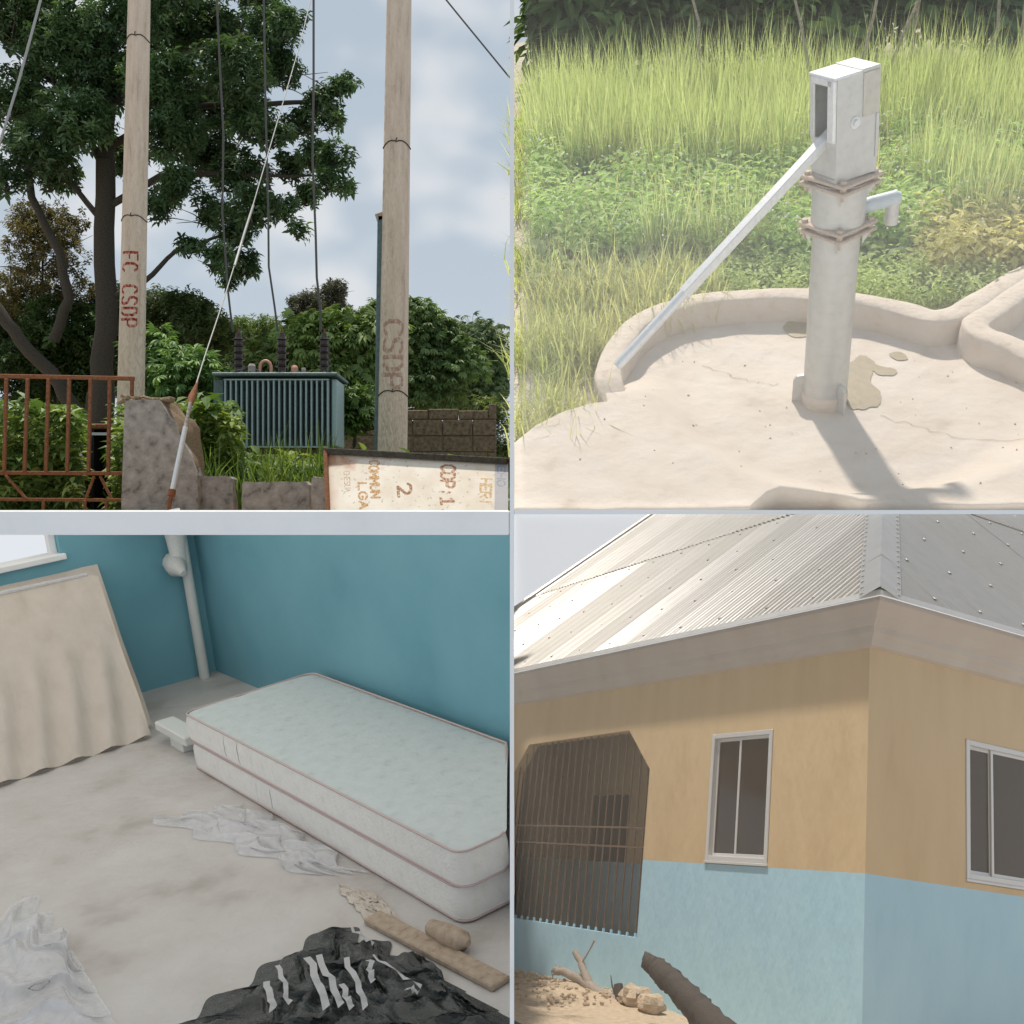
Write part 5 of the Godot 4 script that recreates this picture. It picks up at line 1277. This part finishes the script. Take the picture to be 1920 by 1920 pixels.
func build_room():
	site = STORE_ROOM
	var FL = -.255
	var m = MB.new()
	m.grid(40, 60, func(u, v):
		var p = in_room(lerpf(-6.6, -.0055, u), FL, lerpf(-.74, 2.2, v))
		p.y += .004 * fbm.get_noise_2d(p.x * 80, p.z * 80)
		return p)
	ground_piece("floor", m, M.floor, "stained bare concrete floor of the store room", "floor")
	# back wall along the mattresses
	m = MB.new()
	var B0 = Vector3(-3.62, FL, -.72)
	m.grid(1, 1, func(u, v):
		var p = Vector3(-3.55, 0, -.72) if u < .5 else in_room(-.0055, 0, -.72)
		if v < .5: p.y = FL - .02
		else: p.y = under_slab(p.x, p.z)
		return p if u < .5 else in_room(-.0055, p.y, -.72), Vector3.BACK)
	m.grid(1, 1, func(u, v):
		var p = Vector3(-3.55, 0, -.82) if u < .5 else in_room(-.0055, 0, -.82)
		if v < .5: p.y = FL - .02
		else: p.y = under_slab(p.x, p.z)
		return p if u < .5 else in_room(-.0055, p.y, -.82), Vector3.FORWARD)
	var wl = solo("wall", m, M.room_blue, "blue painted wall behind the two stacked mattresses", "wall"); wl.set_meta("kind", "structure")
	# window wall at the left
	m = MB.new()
	m.slab(Vector3(-3.65, FL - .02, -.82), Vector3(-3.5, .6, 2.4))
	m.prism([Vector3(-3.5, .6, -.82), Vector3(-3.5, .6, .02), Vector3(-3.5, under_slab(-3.5, .02), .02), Vector3(-3.5, under_slab(-3.5, -.82), -.82)], Vector3(-.15, 0, 0))
	wl = solo("wall", m, M.room_blue, "grey-blue window wall at the left of the store room", "wall"); wl.set_meta("kind", "structure")
	var t = thing("window", "overexposed window opening in the store room's left wall", "window", Vector3(-3.5, .6, .02))
	for z in [.0, .62, 1.24]:
		m = MB.new(); m.slab(Vector3(-.1, 0, z), Vector3(-.05, under_slab(-3.5, z) - .64, z + .04), .004); part("frame", m, M.white, t)
	m = MB.new(); m.slab(Vector3(-.12, -.02, -.02), Vector3(.03, .012, 1.3), .004); part("sill", m, M.white, t)
	# column of cloth and pipe in the corner
	t = thing("corner_pipe", "white pipe wrapped with tied cloth in the room's corner", "pipe", Vector3(-3.43, FL, -.62))
	m = MB.new(); m.tube([Vector3(0, 0, 0), Vector3(0, under_slab(-3.43, -.62) - FL, 0)], .03, 14); part("pipe", m, M.pvc, t)
	m = MB.new(); m.tube([Vector3(-.01, .98, .03), Vector3(.01, .92, .03), Vector3(-.005, .85, .03), Vector3(.0, .78, .035), Vector3(.0, .7, .035)], [.05, .042, .06, .05, .045], 12); part("cloth", m, M.cloth, t)
	m = MB.new(); m.tube([Vector3(-.09, .66, .05), Vector3(-.03, .69, .06), Vector3(.05, .67, .07), Vector3(.1, .64, .06)], [.03, .06, .058, .02], 12); part("cloth_knot", m, M.cloth, t)
	# mattresses
	for k in 2:
		var lab = ["upper thin mattress with pale green ticking and red piping", "lower mattress of the stack, cream sided, on the floor"][k]
		t = thing("mattress", lab, "mattress", Vector3(-1.085, -.122 - k * .126, -.335), "stacked thin mattresses")
		var L = 2.15 if k == 0 else 2.1
		var hw = .33; var hl = L / 2
		m = MB.new()
		var ring = []
		for q in 4:
			var c = Vector3([hl, -hl, -hl, hl][q] - [1, -1, -1, 1][q] * .05, 0, [hw, hw, -hw, -hw][q] - [1, 1, -1, -1][q] * .05)
			for s in 6:
				var a = [0, 1, 2, 3][q] * PI / 2 + s / 5.0 * PI / 2
				var rp = c + Vector3(cos(a) * .05, 0, sin(a) * .05)
				rp.x = minf(rp.x, in_room(-.017, 0, rp.z - .335).x + 1.085 - .012)
				ring.append(rp)
			var nxt = Vector3([-hl, -hl, hl, hl][q] + [1, 1, -1, -1][q] * .05 * (1 if q % 2 == 0 else 0), 0, [hw, -hw, -hw, hw][q] - [0, -1, 0, 1][q] * .05)
			var last = c + Vector3(cos((q + 1) * PI / 2) * .05, 0, sin((q + 1) * PI / 2) * .05)
			for s in range(1, 16):
				var rp = last.lerp(nxt, s / 16.0)
				rp.x = minf(rp.x, in_room(-.017, 0, rp.z - .335).x + 1.085 - .012)
				ring.append(rp)
		var body = MB.new(); var topm = MB.new()
		var R = ring.size()
		for i in R:
			var a = ring[i]; var b = ring[(i + 1) % R]
			var na = Vector3(a.x, 0, a.z) - Vector3(clampf(a.x, -hl + .05, hl - .05), 0, clampf(a.z, -hw + .05, hw - .05)); na = na.normalized()
			var nb = Vector3(b.x, 0, b.z) - Vector3(clampf(b.x, -hl + .05, hl - .05), 0, clampf(b.z, -hw + .05, hw - .05)); nb = nb.normalized()
			var sg = .006 * fbm.get_noise_2d(a.x * 40, a.z * 40 + k * 90); var lv = [[.0, .0], [.03, .008 + sg], [.09, .01 + sg], [.118, .0]]
			for s in 3:
				body.tri3(a + Vector3.UP * lv[s][0] + na * lv[s][1], b + Vector3.UP * lv[s][0] + nb * lv[s][1], b + Vector3.UP * lv[s + 1][0] + nb * lv[s + 1][1], na, nb, nb)
				body.tri3(a + Vector3.UP * lv[s][0] + na * lv[s][1], b + Vector3.UP * lv[s + 1][0] + nb * lv[s + 1][1], a + Vector3.UP * lv[s + 1][0] + na * lv[s + 1][1], na, nb, na)
			body.tri(Vector3(0, .0, 0), a, b, Vector3.DOWN)
		topm.grid(60, 24, func(u, v):
			var x = lerpf(-hl, hl, u); var z = lerpf(-hw, hw, v)
			x = minf(x, in_room(-.017, 0, z - .335).x + 1.085)
			var c = Vector2(clampf(x, -hl + .05, hl - .05), clampf(z, -hw + .05, hw - .05)); var dd = Vector2(x, z) - c
			if dd.length() > .05: dd = dd.normalized() * .05
			var y = .118 + .006 * (1.0 - pow(absf(z) / hw, 4)) + .003 * fbm.get_noise_2d(x * 60, z * 60)
			y -= .004 * exp(-pow((fposmod(x + z * .5, .42) - .21) / .012, 2))
			return Vector3(c.x + dd.x, y - (.006 if dd.length() > .045 else 0.0), c.y + dd.y))
		part("side_band", body, M.foamside, t)
		part("ticking_cover", topm, M.ticking, t)
		for y in [.119, .002]:
			var pp = []
			for p in ring: pp.append(p * Vector3(1.002, 1, 1.004) + Vector3.UP * y)
			pp.append(pp[0])
			m = MB.new(); m.tube(pp, .0045, 6, false); part("piping", m, M.piping, t)
	# leaning wrapped mattresses by the window
	for k in 2:
		t = thing("leaning_mattress", ["tan plastic-wrapped mattress leaning on the window wall, the nearer one", "second tan wrapped mattress leaning behind the nearer one"][k], "mattress", Vector3(-2.72 - k * .14, FL, -.03 - k * .06), "wrapped mattresses leaning under the window")
		var lean = Vector3(-.66, .76, 0).normalized(); var outn = Vector3(.76, .66, 0).normalized()
		var Hh = .98 + .06 * k
		var shell = MB.new()
		shell.grid(60, 34, func(u, v):
			var z = u * 1.7 - .05 * (1 - v) + .06; var h = v * Hh
			var cornerr = maxf(0, .14 - (z + .0)) ; h -= (cornerr * cornerr) * 4.0 * smoothstep(.75, 1.0, v)
			var fold = .02 * sin(z * 38 + 2 * sin(h * 3)) * smoothstep(.72, .35, v) + .006 * fbm.get_noise_2d(z * 120, h * 90)
			return lean * h + Vector3(0, 0, z - .13 * v) + outn * (.02 + fold), outn)
		part("wrapped_front", shell, M.tan, t)
		m = MB.new()
		var e = [Vector3(0, 0, .0), lean * Hh * .97 + Vector3(0, 0, -.06)]
		m.prism([e[0], e[1], e[1] - outn * .1, e[0] - outn * .1 + Vector3(.05, .0, 0)], Vector3(0, 0, 1.7)); part("core", m, M.tan, t)
		m = MB.new(); m.tube([lean * Hh + Vector3(0, 0, -.02) + outn * .02, lean * Hh + Vector3(0, .006, .5) + outn * .02, lean * Hh + Vector3(0, 0, 1.6) + outn * .02], .012, 8); part("wrap_edge", m, M.clearwrap, t)
	# loose things on the floor
	solo("plastic_wrap", crumple([Vector3(-1.72, FL, .36), Vector3(-1.55, FL, .03), Vector3(-.62, FL, .03), Vector3(-.72, FL, .15)], 70, .035, 3, 1.0, true), M.clearwrap, "crumpled clear plastic wrapping along the foot of the mattresses", "plastic sheet")
	solo("plastic_wrap", crumple([Vector3(-1.45, FL, .92), Vector3(-.93, FL, .93), Vector3(-.35, FL, .98), Vector3(-.7, FL, 1.75)], 90, .05, 9, 1.2, true), M.clearwrap, "shiny white plastic wrapping heaped at the lower left corner", "plastic sheet")
	t = thing("plastic_bag", "crumpled black plastic sheet at the bottom, fold glints added as pale ribbons", "plastic sheet", Vector3.ZERO)
	part("black_sheet", crumple([Vector3(-.36, FL, .27), Vector3(.1, FL, .2), Vector3(.62, FL, .17), Vector3(-.22, FL, .95)], 90, .028, 15), M.blackwrap, t)
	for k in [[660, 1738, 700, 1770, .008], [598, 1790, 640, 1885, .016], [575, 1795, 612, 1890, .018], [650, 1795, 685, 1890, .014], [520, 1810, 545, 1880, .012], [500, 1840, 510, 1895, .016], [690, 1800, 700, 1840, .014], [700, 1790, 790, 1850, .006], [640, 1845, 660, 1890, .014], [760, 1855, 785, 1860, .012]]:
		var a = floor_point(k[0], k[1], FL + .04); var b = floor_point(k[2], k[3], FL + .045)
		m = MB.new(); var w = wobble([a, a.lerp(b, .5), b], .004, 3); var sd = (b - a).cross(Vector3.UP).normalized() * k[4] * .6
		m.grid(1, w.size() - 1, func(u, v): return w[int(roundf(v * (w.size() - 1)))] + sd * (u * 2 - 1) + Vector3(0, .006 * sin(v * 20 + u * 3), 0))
		part("glint_ribbon", m, M.streak, t)  # pale ribbons shaped and coloured as fold glints on the black sheet
	m = MB.new(); m.bar(Vector3(-.3, FL + .012, .17), in_room(-.03, FL + .012, .12), .07, .02, .004); solo("wooden_plank", m, M.plank, "flat brown plank lying beside the mattress stack at right", "plank")
	m = MB.new(); m.tube([Vector3(-.06, FL + .035, .1), Vector3(.03, FL + .04, .095), Vector3(.09, FL + .038, .085), Vector3(.11, FL + .036, .08)], [.025, .034, .032, .012], 12); solo("wooden_peg", m, M.plank, "rounded tan wooden end beside the plank at right", "wood piece")
	m = MB.new(); m.slab(Vector3(-2.62, FL + .06, -.12), Vector3(-2.25, FL + .105, -.02), .006); m.slab(Vector3(-2.5, FL, -.1), Vector3(-2.35, FL + .06, -.04), .004); solo("low_stool", m, M.pvc, "small pale block stool at the far end of the mattresses", "stool")
	m = MB.new()
	solo("glint_scrap", crumple([floor_point(640, 1668, FL), floor_point(700, 1680, FL), floor_point(745, 1730, FL), floor_point(690, 1722, FL)], 40, .016, 33), M.tan, "crumpled tan scrap added for plastic glints between mattress and black plastic", "paper")  # tan scrap put in for the glints of crumpled plastic

func floor_point(px, py, y):      # where the sight line through a photo point meets the room at height y
	var d = STORE_ROOM.basis.inverse() * Vector3((px - 960) / 2200.0, (960 - py) / 2200.0, -1)
	var o = STORE_ROOM.affine_inverse() * EYE
	return o + d * ((y - o.y) / d.y)

func _ready():
	rng.seed = 20; fbm.seed = 4; fbm.frequency = .02; fbm.fractal_octaves = 4
	var cam = Camera3D.new(); cam.name = "camera"; add_child(cam)
	cam.position = EYE; cam.fov = 47.146; cam.near = .05; cam.far = 400; cam.current = true
	var we = WorldEnvironment.new(); we.name = "world_environment"; var env = Environment.new()
	env.background_mode = Environment.BG_SKY; env.sky = make_sky(); env.background_energy_multiplier = 1.0
	env.tonemap_mode = Environment.TONE_MAPPER_LINEAR; env.tonemap_exposure = 1.3
	env.ambient_light_source = Environment.AMBIENT_SOURCE_SKY
	env.sdfgi_enabled = true; env.ssao_enabled = true; env.ssil_enabled = true
	env.volumetric_fog_enabled = true; env.volumetric_fog_density = 0.0
	we.environment = env; add_child(we)
	var sun = DirectionalLight3D.new(); sun.name = "sun"; sun.light_energy = 1.08; sun.light_color = Color(1, .96, .9)
	sun.light_angular_distance = 2.5; sun.shadow_enabled = true; add_child(sun)
	var S = Vector3(-.132, .964, -.231).normalized()
	sun.look_at_from_position(EYE + S * 40, EYE, Vector3.RIGHT)
	make_materials()
	build_partitions()
	build_yard()
	build_pump_slope()
	build_room()
	build_house()
	build_haze()

func build_haze():
	# fog boxes added to imitate a lens veil over slope and, thinner, house
	for h in [["haze", "fog box added close above the pump apron as a lens veil", Vector3(.03, .03, -4.7), Vector3(4.6, 1.2, -2.3), .12, Color(.98, .97, .95)], ["haze", "thin fog box added in front of the house as a lens veil", Vector3(.03, -7.5, -17.5), Vector3(7.5, -.03, -2.4), .02, Color(.98, .93, .86)]]:
		var f = FogVolume.new(); f.name = numbered(h[0]); f.shape = RenderingServer.FOG_VOLUME_SHAPE_BOX
		f.size = h[3] - h[2]
		var fm = FogMaterial.new(); fm.density = h[4]; fm.albedo = h[5]; f.material = fm
		add_child(f); f.position = EYE + (h[2] + h[3]) * .5
		f.set_meta("label", h[1]); f.set_meta("category", "haze"); f.set_meta("kind", "stuff")
